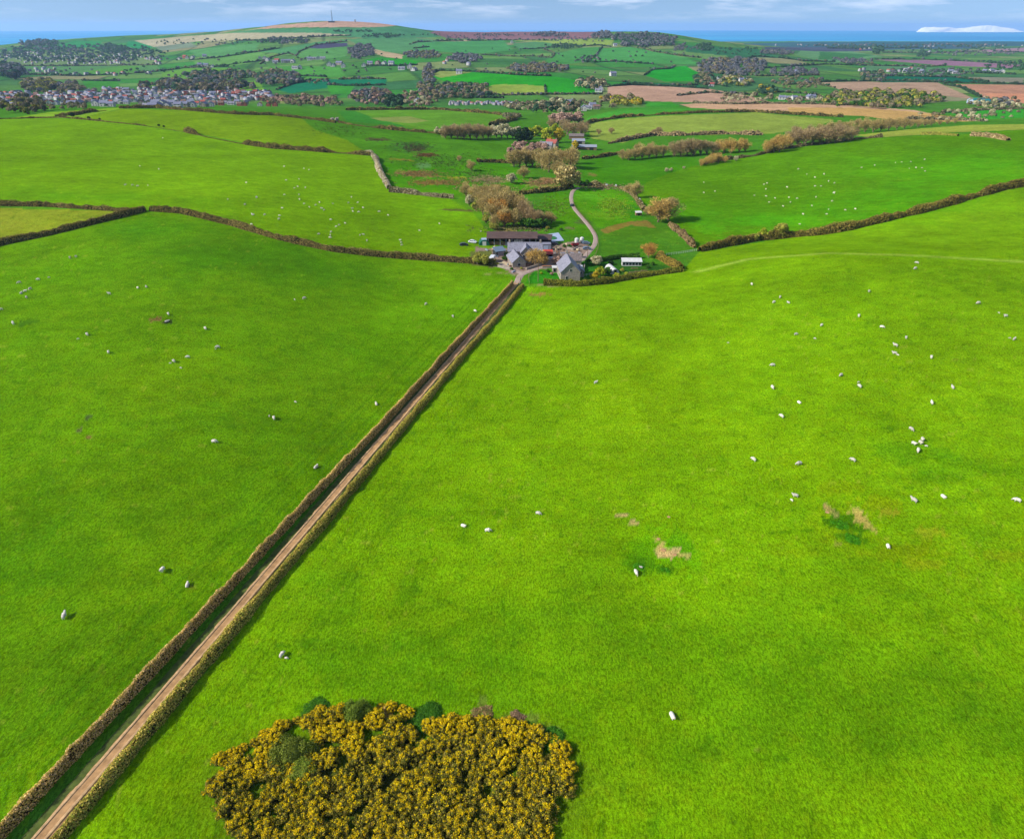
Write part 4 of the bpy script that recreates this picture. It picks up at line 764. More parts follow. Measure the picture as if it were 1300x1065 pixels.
for x in range(288, 722, 11):                      # smaller bushes fringing the rim
    yy = outline_top(x) + random.uniform(9, 16)
    if not (440 < x < 476 or 528 < x < 566): pts.append((x + random.uniform(-3,3), yy))
for k, (x, y) in enumerate(pts):
    P = at(x, y); s = random.uniform(1.7, 2.3) if k < nbig else random.uniform(.8, 1.3)
    sect = 'northern rim' if y < outline_top(x)+45 else 'middle'
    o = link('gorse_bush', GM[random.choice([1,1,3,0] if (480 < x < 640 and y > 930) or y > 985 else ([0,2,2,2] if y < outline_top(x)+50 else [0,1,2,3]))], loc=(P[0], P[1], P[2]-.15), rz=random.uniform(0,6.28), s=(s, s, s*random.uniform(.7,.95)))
    tag(o, 'yellow flowering gorse bush in the ' + sect + ' of the thicket below the pasture', 'gorse bush', 'gorse bushes in the ' + sect + ' of the thicket')
o = link('gorse_bush', GM[2], loc=(lambda p: (p[0],p[1],p[2]-.1))(at(279,966)), s=(1.3,1.3,1.1)); tag(o, 'small lone yellow gorse bush at the western tip of the thicket', 'gorse bush')
o = link('gorse_bush', GM[0], loc=(lambda p: (p[0],p[1],p[2]-.1))(at(716,975)), s=(1.2,1.2,.9)); tag(o, 'small gorse bush at the eastern tip of the thicket', 'gorse bush')
def soft_bush(name, px, py, rx, h, pal, label, n=5200, seed=1, cat='bush', lf=.1):
    rg = np.random.default_rng(seed); nb = 20; d = dirs(nb, rg, 0); cen = d*np.array([1,1,.8])*rg.uniform(.4,.85,nb)[:,None]; w_ = rg.integers(0, nb, n); dd = dirs(n, rg, -.5)
    P = cen[w_] + dd*.3*rg.uniform(.5,1.1,n)[:,None]; P[:,2] = P[:,2].clip(0, 9); P = P*np.array([rx,rx,h]); V, Fq = quads(P, lf*rg.uniform(.6,1.3,n), lf*.5, dd + rg.normal(size=(n,3))*.6 + (np.array([0,0,2.0]) if h < .9 else 0), rg)
    cc = palette(n, PAL[pal] if isinstance(pal,str) else pal, rg, k=.95, jit=.2); W_ = at(px, py)
    if h > .9:
        bm = bmesh.new(); bmesh.ops.create_icosphere(bm, subdivisions=3, radius=1); bm.verts.index_update(); cv_ = np.array([v.co[:] for v in bm.verts]); tf = np.array([[v.index for v in f.verts] for f in bm.faces]); bm.free()
        cv_ = cv_*np.array([rx*.5, rx*.5, h*.6])*(1+.15*vn(cv_[:,0]*9, cv_[:,1]*9+cv_[:,2]*6, 4, seed))[:,None]; tf = tf + len(V)
        V = np.concatenate([V, cv_]); cc = np.concatenate([cc, np.tile(cc.mean(0)*.8, (len(cv_),1))])
    else: tf = None
    o = link(name, mesh_np(name, V, Fq, tf, colors=cc, mats=[VEG]), loc=(W_[0], W_[1], W_[2]-.1)); return tag(o, label, cat)
OL = [(120,132,46),(104,118,40),(138,146,60),(88,100,34)]
soft_bush('willow_bush', 372,960, 3.7, 3.6, OL, 'large smooth olive green bush inside the western half of the gorse', 9000, 3)
soft_bush('willow_bush', 385,985, 3.0, 2.6, [(132,150,50),(110,130,40),(150,160,66)], 'lighter green rounded bush below the large olive bush', 7000, 4)
soft_bush('willow_bush', 455,908, 3.0, 2.9, [(110,130,44),(90,112,36),(128,144,52)], 'green rounded bush on the top rim of the gorse thicket', 7000, 5)
soft_bush('bramble_patch', 545,914, 3.4, .85, [(60,108,28),(48,90,24),(76,122,34)], 'dark green bramble patch in the notch of the gorse thicket', 8000, 6, 'bramble')
soft_bush('bramble_patch', 405,905, 3.0, .7, [(66,114,28),(52,96,24),(80,128,34)], 'low dark green bramble at the upper western rim of the gorse', 6000, 7, 'bramble')
soft_bush('bramble_patch', 668,932, 2.6, .8, [(64,124,26),(52,104,24),(80,136,34)], 'bright green bramble patch by the eastern gorse', 5000, 8, 'bramble')
soft_bush('bramble_patch', 704,938, 2.2, .8, [(60,114,26),(50,98,24),(76,124,34)], 'dark green bramble curving round the eastern tip of the gorse', 5000, 9, 'bramble')
soft_bush('dead_scrub', 490,903, 1.5, .85, 'orange', 'little brown dead bush beside the green bush on the gorse rim', 2500, 10)
soft_bush('dead_scrub', 612,905, 2.0, .7, [(160,130,84),(130,104,70),(120,130,60)], 'reddish brown dead scrub above the eastern gorse', 2500, 11)
soft_bush('dead_scrub', 655,912, 1.6, .6, [(150,120,90),(120,100,76)], 'low tan dead scrub on the bare edge above the eastern gorse', 2000, 12)
NET = [(62,126,16),(52,108,16),(80,146,24)]
soft_bush('nettle_patch', 1070,668, 2.2, .3, NET, 'dense dark green nettle patch on bare tan ground in the eastern pasture', 3000, 13, 'nettles', .12)
soft_bush('nettle_patch', 1084,684, 1.9, .3, NET, 'lower dark green nettle patch next to the bare tan ground', 2500, 14, 'nettles', .12)
soft_bush('nettle_patch', 812,718, 1.5, .3, NET, 'dark green nettle clump beside the earth patch in the open pasture', 2200, 15, 'nettles', .12)
soft_bush('nettle_patch', 846,724, 1.3, .3, NET, 'dark green nettle clump below the tan earth patch', 2200, 16, 'nettles', .12)
soft_bush('nettle_patch', 212,409, 1.2, .5, [(50,60,36),(66,76,46)], 'dark grey green weed clump by the reddish molehill in the western pasture', 1200, 17, 'weeds', .15)
# molehills / bare heaps
def heap(px, py, r, label, c='soil'):
    P = at(px, py); bm = bmesh.new(); bmesh.ops.create_icosphere(bm, subdivisions=3, radius=1)
    for v in bm.verts: v.co *= 1+.3*float(vn(v.co.x*9+px, v.co.y*9+v.co.z*5, 4, 3)); v.co.z *= .38
    o = link('earth_heap', bm_mesh('earth_heap', bm, [M[c]]), loc=P, s=r); return tag(o, label, 'earth heap')
heap(842,698,.5,'small dark earth heap at the top of the tan patch'); heap(836,684,.35,'tiny earth heap above the tan patch'); heap(849,656,.35,'lone tiny earth heap north of the tan patch'); heap(857,704,.4,'earth heap at the east side of the tan patch'); heap(1050,650,.4,'dark stone heap above the dense nettle patch')

# rushes and dead grass in the rough meadow
random.seed(8); PV, PF, PC, nv = [], [], [], 0; rg = np.random.default_rng(8)
for cx_, cy__, rx, ry, n, pal in [(525,187,24,6,260,[(90,110,60),(70,90,50),(120,100,70)]),(540,197,14,3,120,[(150,110,70),(120,90,60)]),(530,221,30,4,300,[(200,160,100),(170,130,80),(140,150,70)]),(560,232,40,4,300,[(190,160,90),(150,150,70),(180,130,80)]),(620,229,24,5,260,[(200,180,130),(170,150,100)]),(480,178,16,2,80,[(120,110,70)]),
      (600,222,50,10,260,[(120,150,60),(90,130,50)]),(690,232,26,4,240,[(200,150,110),(170,150,90)]),(560,205,60,12,260,[(100,130,50),(80,110,46)]),(780,262,24,14,240,[(160,190,50),(130,170,40)]),(700,262,20,14,120,[(120,150,50)]),(430,165,40,8,160,[(100,130,50)]),(620,240,40,4,180,[(200,170,120),(120,140,60)]),(770,238,30,4,140,[(200,170,130),(110,110,70)]),(660,290,40,5,200,[(150,140,90),(110,130,60)])]:
    for _ in range(n):
        P = at(cx_+rx*rg.normal()*.5, cy__+ry*rg.normal()*.5); V, Fq = quads(np.array([P])+rg.normal(size=(9,3))*[.7,.7,.18]+[0,0,.25], .34, .22, rg.normal(size=(9,3))+[0,0,1.2], rg)
        PV.append(V); PF.append(Fq+nv); PC.append(palette(9, pal, rg, k=1.4)); nv += len(V)
o = link('rush_tufts', mesh_np('rush_tufts', np.concatenate(PV), np.concatenate(PF), colors=np.concatenate(PC), mats=[VEG])); tag(o, 'rushes and dead tan grass tussocks in the rough valley meadows', 'rushes', kind='stuff')

# ------------------------------------------------------------------ buildings and farm things
def box_into(bm, x0, y0, z0, x1, y1, z1, mi=0):
    v = [bm.verts.new(p) for p in ((x0,y0,z0),(x1,y0,z0),(x1,y1,z0),(x0,y1,z0),(x0,y0,z1),(x1,y0,z1),(x1,y1,z1),(x0,y1,z1))]
    for q in ((3,2,1,0),(4,5,6,7),(0,1,5,4),(1,2,6,5),(2,3,7,6),(3,0,4,7)):
        f = bm.faces.new([v[i] for i in q]); f.material_index = mi
def prism_into(bm, prof, y0, y1, mi=0):
    """prof: list of (x, z) outline, extruded along y"""
    a = [bm.verts.new((x, y0, z)) for x, z in prof]; b = [bm.verts.new((x, y1, z)) for x, z in prof]; n = len(prof)
    f = bm.faces.new(a); f.material_index = mi; f = bm.faces.new(b[::-1]); f.material_index = mi
    for i in range(n): f = bm.faces.new([a[i], b[i], b[(i+1)%n], a[(i+1)%n]]); f.material_index = mi
def part(name, bm, mat, parent, label=None, rz=0, loc=(0,0,0)):
    bmesh.ops.recalc_face_normals(bm, faces=bm.faces[:])
    o = link(name, bm_mesh(name, bm, mat if isinstance(mat, (list, tuple)) else [mat]), parent); o.location = loc; o.rotation_euler = (0,0,rz)
    if label: o['label'] = label
    return o
def root(name, px, py, label, cat, rz=0, group=None, loc=None):
    P = loc or at(px, py); o = bpy.data.objects.new(name, None); C.objects.link(o); o.location = P; o.rotation_euler = (0,0,R(rz)); return tag(o, label, cat, group)
def bmn(): return bmesh.new()
def wing(rt, W_, L_, wh, rh, wall, roof, loc=(0,0,0), rz=0, oh=.35, windows=(), chimney=(), door=(), skylights=()):
    """a gabled block, ridge along local y, front gable at y=0; window = (face, u, z, w, h), face one of front/left/right/back"""
    b = bmn(); prism_into(b, [(-W_/2,-.8),(W_/2,-.8),(W_/2,wh),(0,wh+rh),(-W_/2,wh)], 0, L_); wl_ = part('wall', b, wall, rt, rz=rz, loc=loc)
    b = bmn(); t = .16; k = rh/(W_/2); e = oh
    for s in (-1, 1):
        xo = s*(W_/2+e); pr = [(0, wh+rh+.02), (xo, wh-k*e+.02), (xo, wh-k*e+t+.02), (0, wh+rh+t*1.25+.02)]; prism_into(b, pr, -e, L_+e)
    rf = part('roof', b, roof, rt, rz=rz, loc=loc)
    for (u, y, ww, hh) in chimney:
        b = bmn(); box_into(b, u-ww/2, y-ww/2, wh+rh-1.0-abs(u)*k, u+ww/2, y+ww/2, wh+rh+hh-abs(u)*k); box_into(b, u-ww*.3, y-ww*.3, wh+rh+hh-abs(u)*k, u-ww*.02, y-ww*.02, wh+rh+hh+.35-abs(u)*k); box_into(b, u+ww*.04, y+ww*.04, wh+rh+hh-abs(u)*k, u+ww*.3, y+ww*.3, wh+rh+hh+.35-abs(u)*k)
        c = part('chimney', b, wall, rf)
    for (sd, y, fr, ww) in skylights:
        b = bmn(); x = sd*W_/2*(1-fr); z = wh+rh*fr+.22; dx = ww*.35; box_into(b, x-dx, y-ww/2, z-.06-.0, x+dx, y+ww/2, z+.05); part('skylight', b, M['glass'], rf)
    for it in windows:
        face, u, z, w1, h1 = it[:5]; mt = it[5] if len(it) > 5 else M['glass']
        for nm, gr, pr, mm in (('window', .12, .05, M['white']),('pane', 0, .09, mt)):
            b = bmn(); a0, a1, z0, z1 = u-w1/2-gr, u+w1/2+gr, z-gr, z+h1+gr
            if face == 'front': box_into(b, a0, -pr, z0, a1, .04, z1)
            elif face == 'back': box_into(b, a0, L_-.04, z0, a1, L_+pr, z1)
            elif face == 'left': box_into(b, -W_/2-pr, a0, z0, -W_/2+.04, a1, z1)
            else: box_into(b, W_/2-.04, a0, z0, W_/2+pr, a1, z1)
            if nm == 'window': fr_ = part(nm, b, mm, rt, rz=rz, loc=loc)
            else: part(nm, b, mm, fr_)
    for (face, u, w1, h1, mt) in door:
        b = bmn()
        if face == 'front': box_into(b, u-w1/2, -.07, 0, u+w1/2, .04, h1)
        elif face == 'left': box_into(b, -W_/2-.07, u-w1/2, 0, -W_/2+.04, u+w1/2, h1)
        else: box_into(b, W_/2-.04, u-w1/2, 0, W_/2+.07, u+w1/2, h1)
        part('door', b, mt, rt, rz=rz, loc=loc)
# long open barn
t = root('open_barn', 650, 313, 'long open fronted barn with rusty brown roof behind the farmhouse', 'barn', -1)
L_ = 24.0; D_ = 9.0
b = bmn(); box_into(b, -L_/2, D_-.2, -1, L_/2, D_, 4.6); box_into(b, -L_/2, 0, -1, -L_/2+.25, D_-.2, 4.2); box_into(b, L_/2-.25, 0, -1, L_/2, D_-.2, 4.2); part('wall', b, M['timber'], t)
b = bmn(); prism_into(b, [(-.9, 4.1),(D_*.55, 5.9),(D_+.6, 4.7),(D_+.6, 4.85),(D_*.55, 6.07),(-.9, 4.26)], -L_/2-.5, L_/2+.5)
o = part('roof', b, M['brown'], t, rz=-math.pi/2); o.scale = (-1, 1, 1)
for k in range(9):
    b = bmn(); x = -L_/2+.4+k*(L_-.8)/8; box_into(b, x-.14, .05, -1, x+.14, .33, 4.25); part('post', b, M['greymetal'], t)
b = bmn(); box_into(b, -L_/2+.6, .6, .0, -L_/2+8.6, .7, 2.2); part('side_boarding', b, M['wood'], t)
b = bmn(); [box_into(b, 1+k*1.1, 1.2, 0, 1.95+k*1.1, 2.4, 2.8+.3*(k%2)) for k in range(4)]; part('stored_sacks', b, M['white'], t)
t = root('lean_to_shed', 690, 311, 'low dark timber lean to at the east end of the long barn', 'shed', -8)
b = bmn(); box_into(b, -3.5, 0, -1, 3.5, 6, 2.6); part('wall', b, M['dark'], t)
b = bmn(); prism_into(b, [(-.4,2.65),(6.4,3.6),(6.4,3.75),(-.4,2.8)], -3.9, 3.9); o = part('roof', b, M['brown'], t, rz=-math.pi/2); o.scale = (-1,1,1)
# farmhouse
t = root('stone_farmhouse', 666, 333, 'stone farmhouse with pale grey slate roofs and several gables facing the track', 'house', 0)
wing(t, 7.0, 15.4, 4.7, 3.0, M['stone'], M['slate'], loc=(7.9,5.2,0), rz=math.pi/2, windows=[('left',13,2.8,.9,1.1),('left',13,.8,.9,1.2),('left',4,2.9,.9,1.1),('left',2.6,.8,1,1.3),('left',5,.8,1,1.3)], chimney=[(0,.6,.8,1.1),(0,14.8,.8,1.1)], skylights=[(-1,3,.5,.7)])
wing(t, 4.8, 6.0, 4.9, 2.6, M['stone'], M['slate'], loc=(.6,-1.8,0), rz=0, windows=[('front',-1,2.9,.8,1.1),('front',1,2.9,.8,1.1),('front',1.1,.7,.9,1.2)], door=[('front',-1,1.0,2.1,M['timber'])])
wing(t, 6.0, 13.0, 2.7, 2.6, M['stone'], M['slate'], loc=(-2.6,-8.6,0), rz=R(13), windows=[('front',0,1.0,1.3,1.1),('left',3,1,.8,1),('left',7,1,.8,1),('front',0,3.2,.5,.6)], door=[('right',4,1,2.1,M['timber'])])
# metal box store, red roofed shed
t = root('metal_store', 693.5, 318, 'small flat grey metal store between the farmhouse and the barn', 'store', 2)
b = bmn(); box_into(b, -2.0, 0, -1, 2.2, 3.5, 2.9); part('wall', b, M['greymetal'], t); b = bmn(); box_into(b, -2.15, -.15, 2.9, 2.35, 3.65, 3.03); part('roof', b, M['slate'], t); b = bmn(); box_into(b, -1.2, -.05, 0, .9, .02, 2.3); part('door', b, M['concrete'], t)
t = root('red_roofed_shed', 690, 329, 'low open cart shed with a bright red roof east of the farmhouse', 'shed', 2)
b = bmn(); box_into(b, -4.2, 3.8, -1, 4.2, 4.0, 2.3); box_into(b, -4.2, 0, -1, -4.0, 3.8, 2.2); box_into(b, 4.0, 0, -1, 4.2, 3.8, 2.2); part('wall', b, M['dark'], t)
b = bmn(); prism_into(b, [(-.3,2.25),(4.4,3.1),(4.4,3.24),(-.3,2.39)], -4.5, 4.5); o = part('roof', b, M['red'], t, rz=-math.pi/2); o.scale = (-1,1,1)
for x in (-2, 0, 2): b = bmn(); box_into(b, x-.1, 0, -1, x+.1, .2, 2.28); part('post', b, M['timber'], t)
# cottage
t = root('stone_cottage', 724, 357, 'gabled stone cottage with grey slate roof at the lane side', 'house', 4)
wing(t, 8.2, 13.0, 4.0, 4.1, M['stone'], M['slate'], windows=[('front',-1.6,1.0,.8,1.1),('front',0,4.3,.7,.9),('left',4,1.1,.9,1.2),('left',9,1.1,.9,1.2),('right',4,2.3,.9,1),('right',8,1,1.1,1.1)], chimney=[(0,12.9,.9,1.2)], door=[('right',6,1,2.1,M['timber'])])
wing(t, 3.0, 6.0, 2.0, 1.1, M['stone'], M['slate'], loc=(5.4,6.5,0), windows=[('front',0,.9,1.2,1.0),('right',3,.9,1.2,1)])
t = root('slate_outbuilding', 726, 338, 'brown slate roofed outbuilding behind the stone cottage', 'outbuilding', 0)
wing(t, 6.0, 8.5, 2.8, 2.4, M['stone'], M['slate2'], loc=(4.2,2.5,0), rz=math.pi/2, windows=[('left',4,1,1,1)])
t = root('garden_room', 707, 346.5, 'low white flat roofed garden room on the west side of the cottage', 'garden room', 2)
b = bmn(); box_into(b, -1.9, 0, -1, 2.3, 3, 2.2); part('wall', b, M['stone'], t); b = bmn(); box_into(b, -2.1, -.25, 2.2, 2.5, 3.2, 2.38); part('roof', b, M['white'], t)
for x in (-1, .3, 1.5): b = bmn(); box_into(b, x-.45, -.06, .5, x+.45, .02, 1.8); part('window', b, M['glass'], t)
t = root('terrace_wall', 700, 341, 'orange tiled garden wall between the farmhouse tree and cottage', 'wall', 3)
b = bmn(); box_into(b, -4, 0, -1, 3, .4, 1.1); part('wall', b, M['stone'], t); b = bmn(); box_into(b, -4.1, -.12, 1.1, 3.1, .52, 1.24); part('coping', b, M['orange'], t)
# long white roofed shed and polytunnel
t = root('long_garden_shed', 802, 338, 'long low garden shed with white roof and a row of dark windows', 'shed', -2)
b = bmn(); box_into(b, -4.4, 0, -1, 4.4, 3.2, 2.0); part('wall', b, M['render'], t); b = bmn(); prism_into(b, [(-.35,2.0),(3.5,2.75),(3.5,2.9),(-.35,2.15)], -4.7, 4.7); o = part('roof', b, M['white'], t, rz=-math.pi/2); o.scale = (-1,1,1)
for k in range(6): b = bmn(); x = -3.6+k*1.44; box_into(b, x-.55, -.06, .5, x+.55, .02, 1.7); part('window', b, M['glass'], t)
t = root('polytunnel', 781, 348, 'short white polytunnel between the gardens and the hedge', 'polytunnel', 14)
b = bmn(); prism_into(b, [(1.9*math.cos(a), 2.2*math.sin(a)) for a in np.linspace(0, math.pi, 13)], 0, 8); part('cover', b, M['white'], t)
b = bmn(); box_into(b, -.6, -.06, 0, .6, .03, 1.9); part('door', b, M['glass'], t)
for k in range(5):
    b = bmn(); tube(b, [(1.95*math.cos(a), .1+k*1.95, 2.25*math.sin(a)) for a in np.linspace(0.0, math.pi, 9)], [.04]*9, 4); part('hoop', b, M['greymetal'], t)
for k, (x, y) in enumerate([(797,347),(803,346),(810,345),(818,344),(806,341)]):
    P = at(x, y); b = bmn(); box_into(b, -1.4, -.5, -.1, 1.4, .5, .35); box_into(b, -1.3, -.4, .35, 1.3, .4, .38, 1); o = link('vegetable_bed', bm_mesh('vegetable_bed', b, [M['wood'], M['ctrgrass']]), loc=P); tag(o, 'low wooden vegetable bed in the kitchen garden below the long shed', 'vegetable bed', 'vegetable beds of the kitchen garden')
t = root('field_hut', 811, 274, 'small white and brown animal hut at the paddock corner', 'hut', 10)
b = bmn(); box_into(b, -1.8, 0, -.5, 1.8, 2, 1.7); part('wall', b, M['wood'], t); b = bmn(); prism_into(b, [(-.2,1.7),(2.2,2.3),(2.2,2.42),(-.2,1.82)], -2.0, 2.0); o = part('roof', b, M['white'], t, rz=-math.pi/2); o.scale = (-1,1,1)
b = bmn(); box_into(b, -.5, -.05, 0, .5, .02, 1.4); part('door', b, M['dark'], t)
for k, (x, y) in enumerate([(812,255),(814,258),(770,236.5),(782,237)]):
    P = at(x, y); bm = bmn(); bmesh.ops.create_cone(bm, cap_ends=True, segments=16, radius1=.75, radius2=.75, depth=1.4, matrix=Matrix.Translation((0,0,.72)) @ Matrix.Rotation(math.pi/2, 4, 'X')); bmesh.ops.bevel(bm, geom=bm.edges[:], offset=.07, segments=1, affect='EDGES')
    o = link('wrapped_bale', bm_mesh('wrapped_bale', bm, [M['white']]), loc=P, rz=k); tag(o, ['white wrapped bale in the hedge above the field hut','smaller white wrapped bale nearest the field hut hedge','white wrapped bale west of the tan thicket above the paddock','white wrapped bale beside the tan thicket above the paddock'][k], 'bale', 'white bales by the paddock hedges')
# slurry yard with weed covered pond
W_ = pline([(683,299.5),(709,296),(716,306),(692,308),(683,299.5)], 4)[:-1]; bm = bmn(); f = bm.faces.new([bm.verts.new((p[0], p[1], p[2]+.25)) for p in W_]); r_ = bmesh.ops.extrude_face_region(bm, geom=[f]); [setattr(v.co, 'z', v.co.z-1.2) for v in r_['geom'] if isinstance(v, bmesh.types.BMVert)]; bmesh.ops.recalc_face_normals(bm, faces=bm.faces[:])
t = bpy.data.objects.new('slurry_yard', None); C.objects.link(t); tag(t, 'pale concrete yard with a weed covered oval pond beside the barn', 'yard'); part('concrete_apron', bm, M['concrete'], t)
P = at(699,303); bm = bmn(); bmesh.ops.create_cone(bm, cap_ends=True, segments=28, radius1=1, radius2=1, depth=.1); o = part('pond', bm, M['pond'], t, loc=(P[0], P[1], P[2]+.36)); o.scale = (3.1, 3.6, 1)
# vehicles
def car(px, py, rz, paint, label, kind='car', s=1.0):
    t = root('parked_' + kind, px, py, label, kind, rz); van = kind == 'van'
    prof = [(-2.1,.35),(2.1,.35),(2.15,.75),(1.35,.92),(.7,1.42),(-1.2,1.45),(-1.95,1.0),(-2.15,.8)] if not van else [(-2.4,.4),(2.4,.4),(2.45,.95),(1.8,1.2),(1.2,2.0),(-2.35,2.05),(-2.45,.8)]
    b = bmn(); prism_into(b, prof, -.82, .82); bmesh.ops.bevel(b, geom=b.edges[:], offset=.07, segments=2, affect='EDGES'); part('body', b, paint, t)
    b = bmn(); prism_into(b, [(-1.15,.98),(1.1,.98),(.66,1.36),(-1.05,1.38)] if not van else [(.9,1.25),(1.6,1.25),(1.2,1.85),(.9,1.85)], -.845, .845); part('side_glass', b, M['glass'], t)
    for x in (-1.35, 1.35):
        for y in (-.8, .8):
            b = bmn(); bmesh.ops.create_cone(b, cap_ends=True, segments=16, radius1=.33, radius2=.33, depth=.22, matrix=Matrix.Rotation(math.pi/2,4,'X')); w_ = part('wheel', b, M['tyre'], t, loc=(x,y,.33)); b = bmn(); bmesh.ops.create_cone(b, cap_ends=True, segments=12, radius1=.18, radius2=.18, depth=.24, matrix=Matrix.Rotation(math.pi/2,4,'X')); part('rim', b, M['greymetal'], w_)
    t.scale = (s,s,s); return t
car(600,308.5,-25,M['carwhite'],'white car parked on the grass at the west edge of the farmyard')
car(589,312,10,M['cardark'],'dark car parked farthest west on the grass')
car(744,310,-8,M['carblue'],'grey blue car parked beside the two white tanks')
car(726.3,262,70,M['cardark'],'dark car driving along the winding lane')
car(700,330.5,0,M['carwhite'],'white car half under the red roofed shed','car')
car(745,317,0,M['carblue'],'grey blue car on the lane verge by the tanks')
car(737,343,80,M['carwhite'],'white van parked beside the cottage on the lane side','van')
car(738,348,75,M['cardark'],'dark car parked behind the white van at the cottage')
car(703,311,5,M['cardark'],'dark car by the low lean to shed near the slurry yard')
# caravan
t = root('caravan', 625, 332, 'boxy white touring caravan on the west side of the yard', 'caravan', 80)
b = bmn(); prism_into(b, [(-2.4,.5),(2.3,.5),(2.6,1.2),(2.2,2.5),(-2.2,2.6),(-2.5,1.4)], -1.05, 1.05); bmesh.ops.bevel(b, geom=b.edges[:], offset=.12, segments=2, affect='EDGES'); part('body', b, M['carwhite'], t)
for x in (-1.2, 1.0): b = bmn(); box_into(b, x-.5, -1.09, 1.4, x+.5, 1.09, 2.0); part('window', b, M['glass'], t)
b = bmn(); box_into(b, -2.53, -.6, 1.45, -2.44, .6, 2.05); part('window', b, M['glass'], t)
for y in (-.95,.95): b = bmn(); bmesh.ops.create_cone(b, cap_ends=True, segments=14, radius1=.35, radius2=.35, depth=.2, matrix=Matrix.Rotation(math.pi/2,4,'X')); part('wheel', b, M['tyre'], t, loc=(0,y,.35))
b = bmn(); box_into(b, 2.2, -.06, .45, 3.7, .06, .57); part('drawbar', b, M['greymetal'], t)
# green tent like store
t = root('green_tank_shed', 615, 312, 'green sheeted store with pale top beside the end of the barn', 'store', 5)
b = bmn(); prism_into(b, [(2.6*math.cos(a), 2.6*math.sin(a)) for a in np.linspace(0, math.pi, 11)], 0, 5); part('cover', b, M['green'], t); b = bmn(); box_into(b, -1.3, 1, 2.45, 1.3, 4, 2.75); part('top_sheet', b, M['concrete'], t); b = bmn(); box_into(b, -.9, -.06, 0, .9, .03, 2.0); part('door', b, M['white'], t)
# blue grey machinery shed
t = root('machinery_shed', 636, 325, 'blue grey metal machinery shed at the west gable of the farmhouse', 'shed', 25)
b = bmn(); box_into(b, -2.4, 0, -1, 2.4, 4, 2.2); part('wall', b, M['cardark'], t); b = bmn(); prism_into(b, [(-.3,2.2),(4.3,3.2),(4.3,3.33),(-.3,2.33)], -2.7, 2.7); o = part('roof', b, M['carblue'], t, rz=-math.pi/2); o.scale = (-1,1,1)
b = bmn(); box_into(b, -1.6, -.05, 0, 1.6, .02, 1.9); part('door', b, M['slate'], t)
# pale yard patch
P = at(639,336); bm = bmn(); bmesh.ops.create_circle(bm, cap_ends=True, segments=22, radius=1.0)
for v in bm.verts: v.co *= 1+.15*math.sin(5*math.atan2(v.co.y,v.co.x)); v.co.x *= 3.2; v.co.y *= 4.2; v.co.z = float(terrain(P[0]+v.co.x, P[1]+v.co.y)) - P[2] + .09
o = link('gravel_patch', bm_mesh('gravel_patch', bm, [M['pale']]), loc=P); o['kind'] = 'structure'
# tanks and red trailer
for k, (x, y) in enumerate([(732,309),(738.5,308)]):
    t = root('white_tank', x, y, ['white upright feed tank just behind the red trailer','white upright feed tank nearer the grey blue car'][k], 'tank', 0, 'white feed tanks')
    bm = bmn(); bmesh.ops.create_cone(bm, cap_ends=True, segments=20, radius1=1.05, radius2=1.05, depth=1.9, matrix=Matrix.Translation((0,0,1.45))); bmesh.ops.create_cone(bm, cap_ends=True, segments=20, radius1=1.05, radius2=.3, depth=.5, matrix=Matrix.Translation((0,0,2.65))); part('body', bm, M['white'], t)
    for a in range(3): b = bmn(); box_into(b, .8*math.cos(a*2.1)-.08, .8*math.sin(a*2.1)-.08, -.3, .8*math.cos(a*2.1)+.08, .8*math.sin(a*2.1)+.08, .55); part('leg', b, M['greymetal'], t)
t = root('red_trailer', 730, 313, 'red farm trailer parked in front of the white tanks', 'trailer', 20)
b = bmn(); box_into(b, -1.7,-.9,.7,1.7,.9,.85); box_into(b, -1.7,-.9,.85,1.7,-.82,1.5); box_into(b, -1.7,.82,.85,1.7,.9,1.5); box_into(b, -1.7,-.82,.85,-1.62,.82,1.5); box_into(b, 1.62,-.82,.85,1.7,.82,1.5); part('body', b, M['carred'], t)
for x in (-.6,.6):
    for y in (-.95,.95): b = bmn(); bmesh.ops.create_cone(b, cap_ends=True, segments=14, radius1=.4, radius2=.4, depth=.2, matrix=Matrix.Rotation(math.pi/2,4,'X')); part('wheel', b, M['tyre'], t, loc=(x,y,.4))
b = bmn(); box_into(b, 1.7,-.06,.66,3.1,.06,.78); part('drawbar', b, M['greymetal'], t)
# cars etc placed; poles
def pole(px, py, h, label, cross=True):
    t = root('telegraph_pole', px, py, label, 'pole', 20); b = bmn(); tube(b, [(0,0,-.6),(0,0,h)], [.16,.11], 8); part('post', b, M['wood'], t)
    if cross: b = bmn(); box_into(b, -.8,-.06,h-.6,.8,.06,h-.47); part('crossbar', b, M['wood'], t)
pole(683,358,8.5,'tall telegraph pole on the lawn in front of the farmhouse tree'); pole(745.5,331,7.5,'telegraph pole where the lane meets the yard'); pole(710,331,6,'bare post beside the pinkish tree at the cottage', False); pole(706,328,5.5,'thin bare post behind the pinkish tree', False)
for k, (x, y, lab) in enumerate([(655,352.5,'wooden gate post at the west side of the track end'),(661,357,'wooden gate post at the east side of the track end')]):
    P = at(x, y); b = bmn(); box_into(b, -.15,-.15,-.4,.15,.15,1.5); bmesh.ops.bevel(b, geom=b.edges[:], offset=.03, segments=1, affect='EDGES'); tag(link('gate_post', bm_mesh('gate_post', b, [M['wood']]), loc=P), lab, 'gate post')
